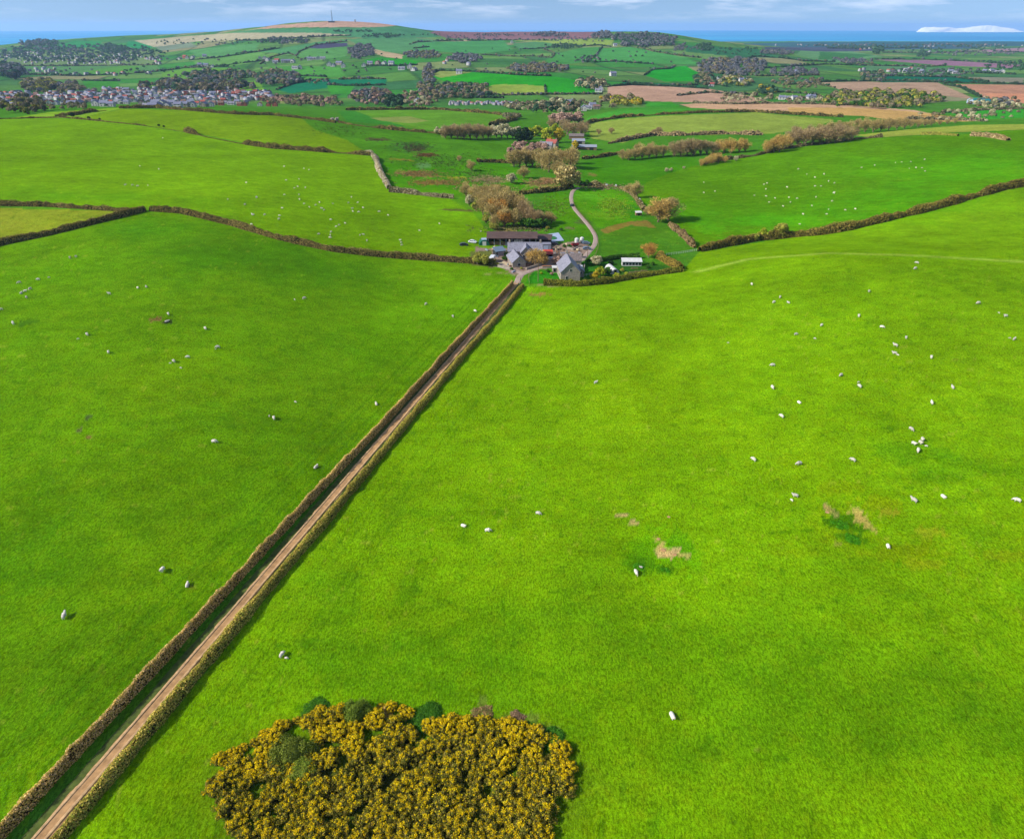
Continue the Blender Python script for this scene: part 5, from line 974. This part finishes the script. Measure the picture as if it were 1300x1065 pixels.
# fences
def fence(pts, label, n, h=1.1, mat='wood', rails=2):
    W_ = pline(pts, 4); seg = np.hypot(*(W_[1:,:2]-W_[:-1,:2]).T); cum = np.concatenate([[0],np.cumsum(seg)]); s = np.linspace(0, cum[-1], n); X = np.interp(s,cum,W_[:,0]); Y = np.interp(s,cum,W_[:,1]); Z = terrain(X,Y)
    t = bpy.data.objects.new('field_fence', None); C.objects.link(t); t.location = (X[0],Y[0],Z[0]); tag(t, label, 'fence')
    for k in range(n): b = bmn(); tube(b, [(X[k]-X[0],Y[k]-Y[0],Z[k]-Z[0]-.4),(X[k]-X[0],Y[k]-Y[0],Z[k]-Z[0]+h)],[.09,.07],6); part('post', b, M[mat], t)
    for r in range(rails):
        b = bmn(); tube(b, [(X[k]-X[0],Y[k]-Y[0],Z[k]-Z[0]+h*(.45+.45*r)) for k in range(n)], [.045]*n, 4); part('rail', b, M[mat], t)
fence([(846,324.5),(862,322.5),(884,319)], 'pale rail fence running from the garden to the eastern hedge corner', 14, 1.2, 'white')
fence([(752,331),(757,322),(760,312),(757,300),(750,288),(741,277),(731,266),(727,256)], 'thin wooden fence along the east side of the winding lane', 40)
fence([(672,361),(671,352),(677,346)], 'short fence on the west side of the farm lawn', 8, 1.0, 'wood')
fence([(737,352),(752,349),(770,345)], 'white garden fence between the cottage and the yellow bush', 10, 1.0, 'white')
# walls, shrubs and clutter round the yard
def low_wall(pts, label, h=1.0, mat='stone'):
    W_ = pline(pts, 4)[:, :2]; bm = bmn()
    for a, b2 in zip(W_[:-1], W_[1:]):
        d = b2-a; L2 = math.hypot(*d); n_ = np.array([d[1], -d[0]])/max(L2,1e-6)*.22; q = [a-n_, b2-n_, b2+n_, a+n_]; z0 = [float(terrain(*p)) for p in q]
        lo = [bm.verts.new((p[0],p[1],z-.4)) for p, z in zip(q, z0)]; hi = [bm.verts.new((p[0],p[1],z+h+.12*random.random())) for p, z in zip(q, z0)]
        bm.faces.new(hi)
        for i in range(4): bm.faces.new([lo[i], lo[(i+1)%4], hi[(i+1)%4], hi[i]])
    bmesh.ops.recalc_face_normals(bm, faces=bm.faces[:]); tag(link('stone_wall', bm_mesh('stone_wall', bm, [M[mat]])), label, 'wall')
low_wall([(700,325),(712,324),(716,331)], 'low stone wall north of the cottage yard'); low_wall([(668,343),(676,340.5),(694,335)], 'low stone wall along the lane in front of the farmhouse tree')
low_wall([(720,316),(728,318),(733,316)], 'low stone wall below the red trailer'); low_wall([(738,352),(741,345),(742,338)], 'low stone wall beside the cottage parking'); low_wall([(632,339),(640,341),(648,343)], 'low stone wall at the south west corner of the yard')
random.seed(44)
def clutter(px, py, kind, label, group):
    P = at(px, py); b = bmn(); a = random.uniform(0, 3.1)
    if kind == 'pallet_stack':
        for k in range(4): box_into(b, -.6+.04*k, -.5, .16*k, .6, .5-.03*k, .16*k+.12)
        m_ = M['wood']
    elif kind == 'bale':
        bmesh.ops.create_cone(b, cap_ends=True, segments=14, radius1=.65, radius2=.65, depth=1.2, matrix=Matrix.Translation((0,0,.64)) @ Matrix.Rotation(math.pi/2,4,'X')); bmesh.ops.bevel(b, geom=b.edges[:], offset=.05, segments=1, affect='EDGES'); m_ = M['pale']
    elif kind == 'trough': box_into(b, -1.2,-.35,0,1.2,.35,.5); box_into(b, -1.1,-.27,.5,1.1,.27,.53); m_ = M['greymetal']
    else: bmesh.ops.create_cone(b, cap_ends=True, segments=14, radius1=.3, radius2=.3, depth=.9, matrix=Matrix.Translation((0,0,.45))); bmesh.ops.bevel(b, geom=b.edges[:], offset=.04, segments=1, affect='EDGES'); m_ = M['carblue']
    tag(link(kind, bm_mesh(kind, b, [m_]), loc=P, rz=a), label, kind.replace('_',' '), group)
for kind, lab, pp in [('pallet_stack','stack of weathered pallets in the farmyard',[(631,321),(634,322),(641,322),(708,321),(715,318),(722,322),(648,338.5)]),('bale','small straw bale lying in the farmyard',[(628,316),(630,317),(626,318.5),(706,318),(709,317),(719,312),(733,319)]),
    ('trough','metal water trough near the yard',[(618,318),(652,345.5),(714,322),(726,322),(736,322)]),('barrel','blue grey barrel standing in the yard',[(630,326),(632,327),(645,337),(705,323),(711,327),(717,323),(729,324),(700,320)])]:
    for x, y in pp: clutter(x, y, kind, lab, lab + 's')
for x, y, h, kd, lab in [(631,337,4,'olive','low olive shrub at the caravan'),(641,331,6,'green','green shrub between the machinery shed and the farmhouse'),(650,343,4,'green','small green shrub at the farmhouse gable corner'),(662,342,3.5,'olive','small olive shrub under the farmhouse front gable'),(696,346,5,'green','green shrub by the orange tiled wall'),(700,349,4,'pink','pinkish shrub on the farm lawn edge'),
    (714,359,4,'orange','tan shrub at the foot of the cottage gable'),(722,361,4.5,'orange','tan shrub in front of the cottage gable'),(731,361,4.5,'bare','brown shrub at the east corner of the cottage'),(742,357,5,'green','green shrub between the cottage and the yellow bush'),(766,355,5,'olive','olive shrub east of the yellow bush'),(790,345,5,'olive','olive shrub beside the polytunnel mouth'),(795,350,5,'lime','lime shrub in the garden hedge by the vegetable beds'),(822,341,5,'green','green shrub behind the vegetable beds'),(828,337,5,'green','dark shrub at the east end of the vegetable beds'),
    (763,332,6,'green','green shrub north of the lane bend tree'),(776,336,6,'dark','dark shrub between the lane bend and the long shed'),(716,314,4,'green','green shrub between the pond yard and the lane'),(708,316,4,'grey','grey shrub behind the lean to shed'),(723,315,5,'green','green shrub just west of the red trailer'),(687,348,3,'pale' if 0 else 'lime','small lime shrub in the farm lawn'),(737,327,6,'green','dark shrub behind the slate outbuilding'),(695,291,4,'olive','olive shrub on the north side of the pond yard'),(712,293,4,'green','green shrub at the corner of the pond yard')]:
    tree(x, y, h, kd, lab, name='shrub', wide=1.5)['category'] = 'shrub'
# lane and yard surfaces
LANE = [(735,238.5),(727,242),(724.8,250),(726,259),(731,268),(741,279),(751,291),(757,301),(755.5,311),(746,322),(738,331)]
W3 = pline(LANE, 4)
def smooth_path(W3, n=70):
    seg = np.hypot(*(W3[1:,:2]-W3[:-1,:2]).T); cum = np.concatenate([[0],np.cumsum(seg)]); s = np.linspace(0, cum[-1], n); A = np.stack([np.interp(s,cum,W3[:,0]), np.interp(s,cum,W3[:,1])],-1)
    for _ in range(6): A[1:-1] = (A[:-2]+2*A[1:-1]+A[2:])/4
    return [tuple(a) for a in A]
ribbon('lane', smooth_path(W3), 3.0, M['tarmac'], .14, wobble=.12)
ribbon('lane', smooth_path(pline([(752,314),(742,316),(733,315)],4), 12), 3.0, M['tarmac'], .10, wobble=.2)
ribbon('lane', smooth_path(pline([(656,360),(660,350),(668,345.5),(676,343),(684,340),(695,336.5)],4), 30), 3.2, M['tarmac'], .16, wobble=.2)
ribbon('lane', smooth_path(pline([(664,347.5),(655,344),(645,340),(636,336)],4), 20), 3.6, M['tarmac'], .12, wobble=.3)
ribbon('lane', smooth_path(pline([(695,336.5),(710,334),(724,334),(738,331)],4), 20), 3.0, M['tarmac'], .12, wobble=.3)

# ------------------------------------------------------------------ houses of the valley hamlet and beyond
def simple_house_mesh(name, w=8, l=10, wh=4.6, rh=2.6, wall='render', roof='greyroof', ch=True):
    b = bmn(); prism_into(b, [(-w/2,-1.5),(w/2,-1.5),(w/2,wh),(0,wh+rh),(-w/2,wh)], -l/2, l/2, 0); k = rh/(w/2)
    for s in (-1,1): xo = s*(w/2+.4); prism_into(b, [(0,wh+rh+.02),(xo,wh-k*.4+.02),(xo,wh-k*.4+.2),(0,wh+rh+.24)], -l/2-.3, l/2+.3, 1)
    if ch: box_into(b, -.45, l/2-1.1, wh+rh-.6, .45, l/2-.2, wh+rh+1.2, 0)
    for x in (-l/4, l/4):
        for z in (.9, 3.0):
            box_into(b, -w/2-.06, x-.6, z, -w/2+.02, x+.6, z+1.1, 2); box_into(b, w/2-.02, x-.6, z, w/2+.06, x+.6, z+1.1, 2)
            box_into(b, x*.7-.5, -l/2-.06, z, x*.7+.5, -l/2+.02, z+1.1, 2)
    bmesh.ops.recalc_face_normals(b, faces=b.faces[:]); return bm_mesh(name, b, [M[wall], M[roof], M['glass']])
HM = [('white house with grey tiled roof','render','greyroof',8,10),('cream house with brown roof','stone','browntile',8,11),('red brick house with red roof','brick','redtile',8,10),('pale bungalow with light grey roof','render','slate',8,12),('brick house with brown roof','brick','browntile',7,9),('grey stone house with slate roof','stone','greyroof',8,13),('white house with red roof','render','redtile',8,9)]
HMM = [simple_house_mesh('house', w, l, 4.6 if 'bungalow' not in n else 2.8, 2.6, a, r) for n, a, r, w, l in HM]
def far_house(x, y, k, group, where, rz=None, s=1.0):
    P = at(x, y); o = link('house', HMM[k], loc=P, rz=R(random.choice([0,90,80,10,-15,100]) + random.uniform(-8,8)) if rz is None else R(rz), s=s); return tag(o, HM[k][0] + ' ' + where, 'house', group)
t = root('hamlet_house', 707, 188, 'valley house with a red tiled roof below the golden trees', 'house', 60); wing(t, 7, 11, 4.6, 3, M['stone'], M['redtile'], windows=[('front',-1.5,1,.9,1.1),('front',1.5,1,.9,1.1),('left',3,1,1,1.1),('left',7,3,1,1)], chimney=[(0,1,.8,1.1)])
t = root('hamlet_house', 701, 190.5, 'grey stone valley house next to the red roofed one', 'house', 75); wing(t, 7, 12, 4.4, 2.8, M['stone'], M['slate'], windows=[('front',0,1,1,1.1),('left',3,1,1,1.1),('left',8,1,1,1.1)], chimney=[(0,11,.8,1)])
t = root('metal_roofed_shed', 742, 182.5, 'white and grey metal roofed farm shed behind the small golden tree', 'shed', 88); wing(t, 8, 13, 3.0, 1.8, M['stone'], M['greymetal'], door=[('left',5,4,3,M['dark'])])
t = root('metal_roofed_shed', 757, 190.5, 'long low grey metal roofed shed at the east end of the hamlet', 'shed', 86); wing(t, 9, 24, 3.2, 1.6, M['wood'], M['greymetal'], door=[('left',5,4,2.8,M['dark'])])
t = root('metal_roofed_shed', 741, 176.5, 'dark brown roofed shed at the back of the hamlet', 'shed', 84); wing(t, 8, 16, 3.2, 2, M['wood'], M['slate2'])
random.seed(21)
TOWN = []
for _ in range(6000):        # lower town in terraces
    x = random.uniform(0, 350); row = random.randrange(9); y = 117 + row*2.35 + 1.2*math.sin(x*.03+row) + random.uniform(-.35,.35)
    lim = np.interp(x, [0,60,150,250,350], [136,134,136,139.5,141]); top = np.interp(x, [0,40,90,120,200,350], [122,120,122,114,117,118.5])
    if not (top < y < lim): continue
    if 20 < x < 60 and y > 130: continue
    if float(vn(x*1.0, y*3.0, 14, 77)) < -.45: continue
    if all(abs(x-a) > 6.4 or abs(y-b_) > 1.7 for a, b_, _, _ in TOWN): TOWN.append((x, y, 0, 0))
    if len(TOWN) >= 215: break
for x, y, _, _ in TOWN:
    k = random.choices(range(7), [5,2,1,4,1,3,1] if not (40 < x < 110 or x > 270) else [2,1,4,2,4,2,3])[0]
    far_house(x, y, k, 'houses of the lower town behind the ridge', 'in the lower town behind the ridge', rz=random.choice([4,94])+random.uniform(-6,6), s=random.uniform(.72,.9))
OTHER = [(462,84.5,3),(470,83,0),(480,82.5,1),(488,82,3),(497,83,0),(510,89,3),(520,87,0),(526,90,3),(445,125,1),(453,127,6),(459,124,0),(530,131,0),(393,77,0),(398,76,3),(404,76,0),(410,75.5,3),(418,84,0),(423,85,3),(431,83,5),(436,86,0),(340,78,0),(350,80,3),(336,76,0),(375,88,3),(381,88,0),(352,79,2),(360,80,0),(366,80,5),(372,80,0),
         (721,133,0),(724,137,6),(726,131,3),(741,141,0),(746,139,3),(752,137,0),(757,139,1),(763,115,0),(760,117,3),(778,97,0),(903,110,6),(910,103,0),(930,104,3),(941,104,0),(948,104,3),(992,127,0),(1000,126,3),(1008,127,0),(1015,128,1),(1027,127,0),(1031,126,0),(1206,93,0),(1213,94,3),(1170,93,0),(1250,93,0),(1258,92.5,0),(1266,93.5,3),(1272,93,0),(1092,64,2),(1098,63,0),(1104,62.5,6),
         (1220,66,0),(1226,66,0),(1234,66,3),(780,48,0),(781,59,0),(583,94,0),(330,75,3),(260,73,0),(235,74,2),(245,75,0),(238,75,6),(228,76,3),(254,84.5,0),(262,85,0),(270,86,3),(75,112,3),(80,111,0),(70,113,0),(64,112,3),(650,55,0),(1180,67,0),(985,58,0),(1010,94,0)]
for x, y, k in OTHER:
    where = 'in the hillside village below the mast hill' if x < 560 else ('around the farms beyond the mid valley woods' if x < 900 else 'in the eastern farmland')
    far_house(x, y, k, 'houses ' + where, where, s=random.uniform(.9,1.15) if y > 100 else 1.3)
# coastal town: too many and too far to count
hv, hf, hm, nv = [], [], [], 0
def acc_house(x, y, s):
    global nv
    P = at(x, y); w, l, h = random.uniform(7,10)*s, random.uniform(9,18)*s, random.uniform(5,7)*s; r = 3*s; a = random.uniform(0,3.14)
    V = np.array([(-w/2,-l/2,-2),(w/2,-l/2,-2),(w/2,l/2,-2),(-w/2,l/2,-2),(-w/2,-l/2,h),(w/2,-l/2,h),(w/2,l/2,h),(-w/2,l/2,h),(0,-l/2,h+r),(0,l/2,h+r),(0,-l/2,h+r),(0,l/2,h+r)], float)
    c_, s_ = math.cos(a), math.sin(a); V = np.stack([V[:,0]*c_-V[:,1]*s_, V[:,0]*s_+V[:,1]*c_, V[:,2]],-1)+np.array(P)
    hv.append(V); hf.append(np.array([(0,1,5,4),(1,2,6,5),(2,3,7,6),(3,0,4,7),(4,5,8,10),(6,7,9,11),(5,6,9,8),(7,4,10,11)])+nv); k = random.choice([1,1,2,3,4]); hm.extend([0,0,0,0,0,0,k,k]); nv += 12
for _ in range(380): 
    x = random.uniform(0, 205); y = random.uniform(62, 82)
    if y > np.interp(x,[0,60,130,205],[62,66,70,70]) and float(vn(x,y*4,20,5)) > -.5: acc_house(x, y, random.uniform(.45,.8))
for x0,y0,x1,y1,n in [(570,131,655,134.5,60),(1000,57,1300,60,26),(0,119,120,128,60),(110,114,345,130,150),(30,87,70,93,14),(0,93,200,97,12),(1090,88,1180,93,10),(560,78,600,84,4)]:
    for _ in range(n): acc_house(random.uniform(x0,x1), random.uniform(y0,y1), .42 if y0 > 130 else (.75 if y0 > 110 else .8))
o = link('distant_town', mesh_np('distant_town', np.concatenate(hv), np.concatenate(hf), mats=[M['townwall'],M['greyroof'],M['browntile'],M['slate'],M['redtile']], mi=hm)); tag(o, 'coastal town of tiny pale houses spread below the western headland', 'town', kind='stuff')
# teal roofed barns on the eastern fields and village by the western town
for x, y, l, lab in [(1260,133,26,'teal roofed barn beside the orange brown field'),(1250,131.5,20,'smaller teal roofed barn left of the one by the orange field'),(262,84,30,'teal roofed long shed in the far western fields')]:
    t = root('teal_barn', x, y, lab, 'barn', 90); wing(t, 12, l, 4.5, 2.5, M['concrete'], M['teal'], loc=(l/2,0,0))
# mast and tower on the hill
t = root('radio_mast', 422, 28.4, 'tall thin lattice radio mast on the bare hilltop', 'mast'); P = t.location
b = bmn(); Hm = 46.0
for sx_, sy_ in ((-1,-1),(1,-1),(1,1),(-1,1)): tube(b, [(sx_*2.4,sy_*2.4,-3),(sx_*.7,sy_*.7,Hm)], [.45,.3], 4)
for k in range(12):
    z0 = k*Hm/12; z1 = z0+Hm/12; r0 = 2.4-1.7*z0/Hm; r1 = 2.4-1.7*z1/Hm
    for (ax,ay,bx,by) in ((-1,-1,1,-1),(1,-1,1,1),(1,1,-1,1),(-1,1,-1,-1)): tube(b, [(ax*r0,ay*r0,z0),(bx*r1,by*r1,z1)], [.14,.14], 4)
part('lattice', b, M['steel'], t); b = bmn(); tube(b, [(0,0,Hm),(0,0,Hm+9)],[.25,.12],6); part('aerial', b, M['steel'], t)
t = root('mast_building', 421, 28.9, 'low dark building at the foot of the radio mast', 'building'); b = bmn(); box_into(b,-14,-5,-3,14,5,5); part('wall', b, M['cardark'], t); b = bmn(); box_into(b,-14.5,-5.5,5,14.5,5.5,5.8); part('roof', b, M['greyroof'], t)
t = root('hilltop_tower', 451, 28.9, 'small squat tower on the bare hilltop right of the mast', 'tower'); b = bmn(); prism_into(b, [(-3,-3),(3,-3),(2.4,10),(-2.4,10)], -3, 3); part('wall', b, M['stone'], t); b = bmn(); box_into(b,-3.2,-3.2,10,3.2,3.2,11.5); part('cap', b, M['greyroof'], t)
# chalk headland across the sea
xs = np.linspace(1163, 1300, 150); top = np.interp(xs, [1163,1167,1170,1178,1190,1205,1215,1232,1245,1251,1260,1272,1282,1290,1300], [41,37.6,35.2,34.4,34.6,34.2,36.0,35.2,33.4,32.8,33.4,35.0,36.0,38.2,41]) + .5*vn(xs, xs*0, 5, 3) + .3*vn(xs, xs*0, 2, 4)
Yc = 20500.0; V = []; 
for j in range(9):
    for x, tp in zip(xs, top):
        a, y, zz = ray(x, tp); X = a/y*Yc; z = CAMZ + zz/y*Yc; z = max(z, SEA-1); hgt = z-SEA
        f = [0,.05,.35,.7,1,.95,.75,.3,0][j]; dy = [0,20,50+60*float(vn(X,j*100.,260,4)),110+60*float(vn(X,j*100.,200,5)),170,500,1500,2500,3200][j]
        V.append((X*(Yc+dy)/Yc, Yc + dy + 20*float(vn(X, 0., 420, 9)), SEA-3 + (hgt+3)*f*(1+.06*float(vn(X, j*77., 350, 8))*(0 < j < 8))))
nx = len(xs); idx = np.arange(9*nx).reshape(9, nx); Fq = np.stack([idx[:-1,:-1], idx[:-1,1:], idx[1:,1:], idx[1:,:-1]], -1).reshape(-1,4)
o = link('chalk_headland', mesh_np('chalk_headland', V, Fq, mats=[M['chalk']])); o['kind'] = 'structure'

# ------------------------------------------------------------------ sheep
def sheep_mesh(pose='graze'):
    """one continuous skinned body, wool and face by region"""
    hd = {'graze': [(.62,.0,.62),(.80,0,.42),(.95,0,.16)], 'up': [(.60,0,.74),(.74,0,.92),(.93,0,.90)], 'lie': [(.60,0,.46),(.72,0,.58),(.88,0,.50)]}[pose]
    lie = pose == 'lie'; bz = .36 if lie else .62
    vs = [(0,0,bz),(.38,0,bz+.0),(-.40,0,bz+.0),(-.56,0,bz+.03)] + hd; rr = [.30,.27,.29,.17,.16,.12,.055]
    es = [(0,1),(0,2),(2,3),(1,4),(4,5),(5,6)]
    if pose != 'lie': hd
    for (x, s, j) in ((.36,1,1),(.36,-1,1),(-.40,1,2),(-.40,-1,2)):
        k = len(vs)
        if lie: vs += [(x+.05,s*.18,.16),(x+.26,s*.20,.07),(x+.10,s*.23,.05)]
        else: vs += [(x+(.0 if x>0 else .03),s*.13,.38),(x+(.0 if x>0 else -.05),s*.13,.20),(x,s*.13,.02)]
        rr += [.10,.05,.04]; es += [(j,k),(k,k+1),(k+1,k+2)]
    k = len(vs); h1 = vs[5]; vs += [(h1[0]+.02, .13, h1[2]+.06),(h1[0]+.02, -.13, h1[2]+.06)]; rr += [.03,.03]; es += [(5,k),(5,k+1)]
    me = bpy.data.meshes.new('sheep_cage'); me.from_pydata(vs, es, []); o = bpy.data.objects.new('sheep_cage', me); C.objects.link(o)
    m = o.modifiers.new('s','SKIN'); 
    for i, r in enumerate(rr): sv = me.skin_vertices[0].data[i]; sv.radius = (r, r*(1.0 if i > 3 else .92)); sv.use_root = (i == 0)
    o.modifiers.new('u','SUBSURF').levels = 2; dg = bpy.context.evaluated_depsgraph_get(); dg.update(); em = bpy.data.meshes.new_from_object(o.evaluated_get(dg)); bpy.data.objects.remove(o)
    em.name = 'sheep'; em.materials.clear(); em.materials.append(M['skin']); em.materials.append(M['face'])
    for v in em.vertices:
        if v.co.x < .66 and v.co.z > .28*(.6 if lie else 1): n_ = .028*float(vn(v.co.x*40, v.co.y*40+v.co.z*60, 3, 4)); v.co += v.normal*n_
    for p in em.polygons:
        c = p.center; p.material_index = 1 if (c.x > hd[1][0]-.02 or c.z < .26*(0 if lie else 1)) else 0; p.use_smooth = True
    return em
for mm in (M['skin'],):
    N_ = mm.node_tree.nodes; L_k = mm.node_tree.links; bs = next(n for n in N_ if n.type == 'BSDF_PRINCIPLED'); src = bs.inputs['Base Color'].links[0].from_socket
    oi = N_.new('ShaderNodeObjectInfo'); mr_ = N_.new('ShaderNodeMapRange'); mr_.inputs[3].default_value = .62; mr_.inputs[4].default_value = 1.08; L_k.new(oi.outputs['Random'], mr_.inputs[0])
    vs_ = N_.new('ShaderNodeVectorMath'); vs_.operation = 'SCALE'; L_k.new(src, vs_.inputs[0]); L_k.new(mr_.outputs[0], vs_.inputs[3]); L_k.new(vs_.outputs[0], bs.inputs['Base Color'])
SM = [sheep_mesh('graze'), sheep_mesh('up'), sheep_mesh('lie')]
random.seed(33)
def sheep(px, py, label, group=None, lamb=False, pose=None, s=None, rz=None):
    P = at(px, py); pose = random.choice([0,0,0,1,2]) if pose is None else pose; s = (random.uniform(.48,.58) if lamb else random.uniform(.94,1.1)) if s is None else s
    o = link('lamb' if lamb else 'sheep', SM[pose], loc=(P[0],P[1],P[2]-.01), rz=random.uniform(0,6.28) if rz is None else rz, s=s); return tag(o, label, 'lamb' if lamb else 'sheep', group)
ORD = ['nearest','second','third','fourth','fifth','sixth','seventh','eighth','ninth','tenth','eleventh','twelfth','thirteenth','fourteenth','fifteenth','sixteenth','seventeenth','eighteenth','nineteenth','twentieth','twenty-first','twenty-second','twenty-third','twenty-fourth','twenty-fifth','twenty-sixth','twenty-seventh','twenty-eighth','twenty-ninth','thirtieth',
 'thirty-first','thirty-second','thirty-third','thirty-fourth','thirty-fifth','thirty-sixth','thirty-seventh','thirty-eighth','thirty-ninth','fortieth','forty-first','forty-second','forty-third','forty-fourth','forty-fifth','forty-sixth','forty-seventh','forty-eighth','forty-ninth','fiftieth']
PN = {0:'grazing with its head down', 1:'standing with its head up', 2:'lying on the grass'}
LEFT = [(97,327),(89,328.5),(49,356,),(25,360),(39,368),(32,371),(27,373),(34,379),(2,394),(17,412),(139,374),(175,366),(186,365),(214,400),(212,409),(261,418.5),(111,426),(138,448.5),(277,442),(221,460),(239,454.5),(386,380),(348,532.5),(272,562),(82,784),(238,744),(207,725),(401,594),(478,514),(575,403),(603,396),(541,387),(612,404)]
LAMB_L = [(62,353),(99,431),(274,443.5),(216,461.5),(230,468),(374,381),(342,529),(375,511)]
RIGHT = [(954,362),(990,378.5),(982,385),(1001,385),(1010,425.5),(1043,414),(1090,402.5),(1119,416.5),(1103,371),(1150,430),(1136.6,440),(1135.5,450),(1182,455),(1242,386),(1276.5,402.5),(1287,432),(981,465),(980,493),(1014,511.5),(992,530),(1067.5,477.5),(1091,492),(1209,493.5),(1182.6,513),(1156,546),(1159.5,564.5),(1168,563.5),(1170.5,559.5),(1165,573),(956.5,585),(1014.5,590),(1082.6,585.5),(1009.5,631),(1197,631),(1291,637),(1162,342),(1164,335),(1160,637),(588,668),(619,675),(683,653),(756,487),(807,728),(1127,694),(853,909),(358,833)]
LAMB_R = [(1034,430.5),(1140,451),(1268,398),(1282,430),(1089.5,486),(1176,567),(1005,636),(363.5,836),(814,721),(924,436)]
def left_d(p): q = at(*p); return min(math.hypot(q[0]-a, q[1]-b_) for a, b_ in LH)
def right_d(p): q = at(*p); return min(math.hypot(q[0]-a, q[1]-b_) for a, b_ in RH)
for lst, fn, lamb, txt in ((LEFT,left_d,False,'west'),(LAMB_L,left_d,True,'west'),(RIGHT,right_d,False,'east'),(LAMB_R,right_d,True,'east')):
    for k, p in enumerate(sorted(lst, key=fn)):
        pose = 0 if p in ((83,784),) else random.choice([0,0,0,1,2]); w_ = 'small lamb' if lamb else 'white sheep'
        sheep(p[0], p[1], f"{w_} {PN[pose]}, {ORD[k]} from the track hedge in the {txt} pasture" if k else f"{w_} {PN[pose]}, closest to the track hedge in the {txt} pasture", 'lambs in the near pastures' if lamb else 'sheep in the near pastures', lamb, pose)
MID1 = [(320+x/3.94, 120+y/3.94) for x, y in [(160,360),(260,372),(285,378),(170,430),(235,425),(228,462),(213,468),(267,468),(163,503),(235,503),(238,527),(25,517),(260,548),(287,565),(338,542),(318,555),(350,572),(360,580),(405,548),(150,570),(5,603),(65,603),(137,608),(134,625),(393,628),(435,655),(420,663),(465,645),(483,542),(530,542),(498,515),(503,570),(505,587),(533,590),(555,568),(637,588),(680,605),(335,700),(395,690),(392,705),(390,718),(540,705),(558,703),(575,733),(740,728),(745,742),(748,755),(838,682),(937,648),(1145,685)]] + [(x/3.94, 120+y/3.94) for x, y in [(700,358),(795,375),(626,452),(662,455),(690,460),(740,455),(1232,443),(1283,517),(1225,553),(1140,525),(1262,602),(1258,652),(815,218)]]
MID2 = [(740+x/3.94, 120+y/3.94) for x, y in [(605,440),(605,492),(660,485),(905,450),(915,475),(920,445),(858,505),(915,510),(960,520),(1020,465),(1030,515),(1038,540),(1070,522),(930,540),(1000,560),(1120,400),(1160,415),(1205,400),(1228,435),(1160,460),(1258,490),(1245,535),(1145,558),(1100,600),(1220,600),(1228,575),(1085,650),(1075,375),(1165,515),(1190,460)]] + [(1000+x/4.097, 120+y/4.097) for x, y in [(55,388),(383,382),(452,370),(593,352),(640,352),(712,340),(666,382),(697,383),(632,385),(560,355),(713,400),(243,462),(188,413),(142,432),(350,597),(298,602),(240,515)]]
for lst, gr, lab in ((MID1,'sheep in the big western pasture','tiny white sheep scattered over the big bright western pasture'),(MID2,'sheep in the dark green eastern field','tiny white sheep scattered over the dark green eastern field')):
    for p in lst: sheep(p[0], p[1]+.5, lab, gr, False, None, random.uniform(.8,1.05))
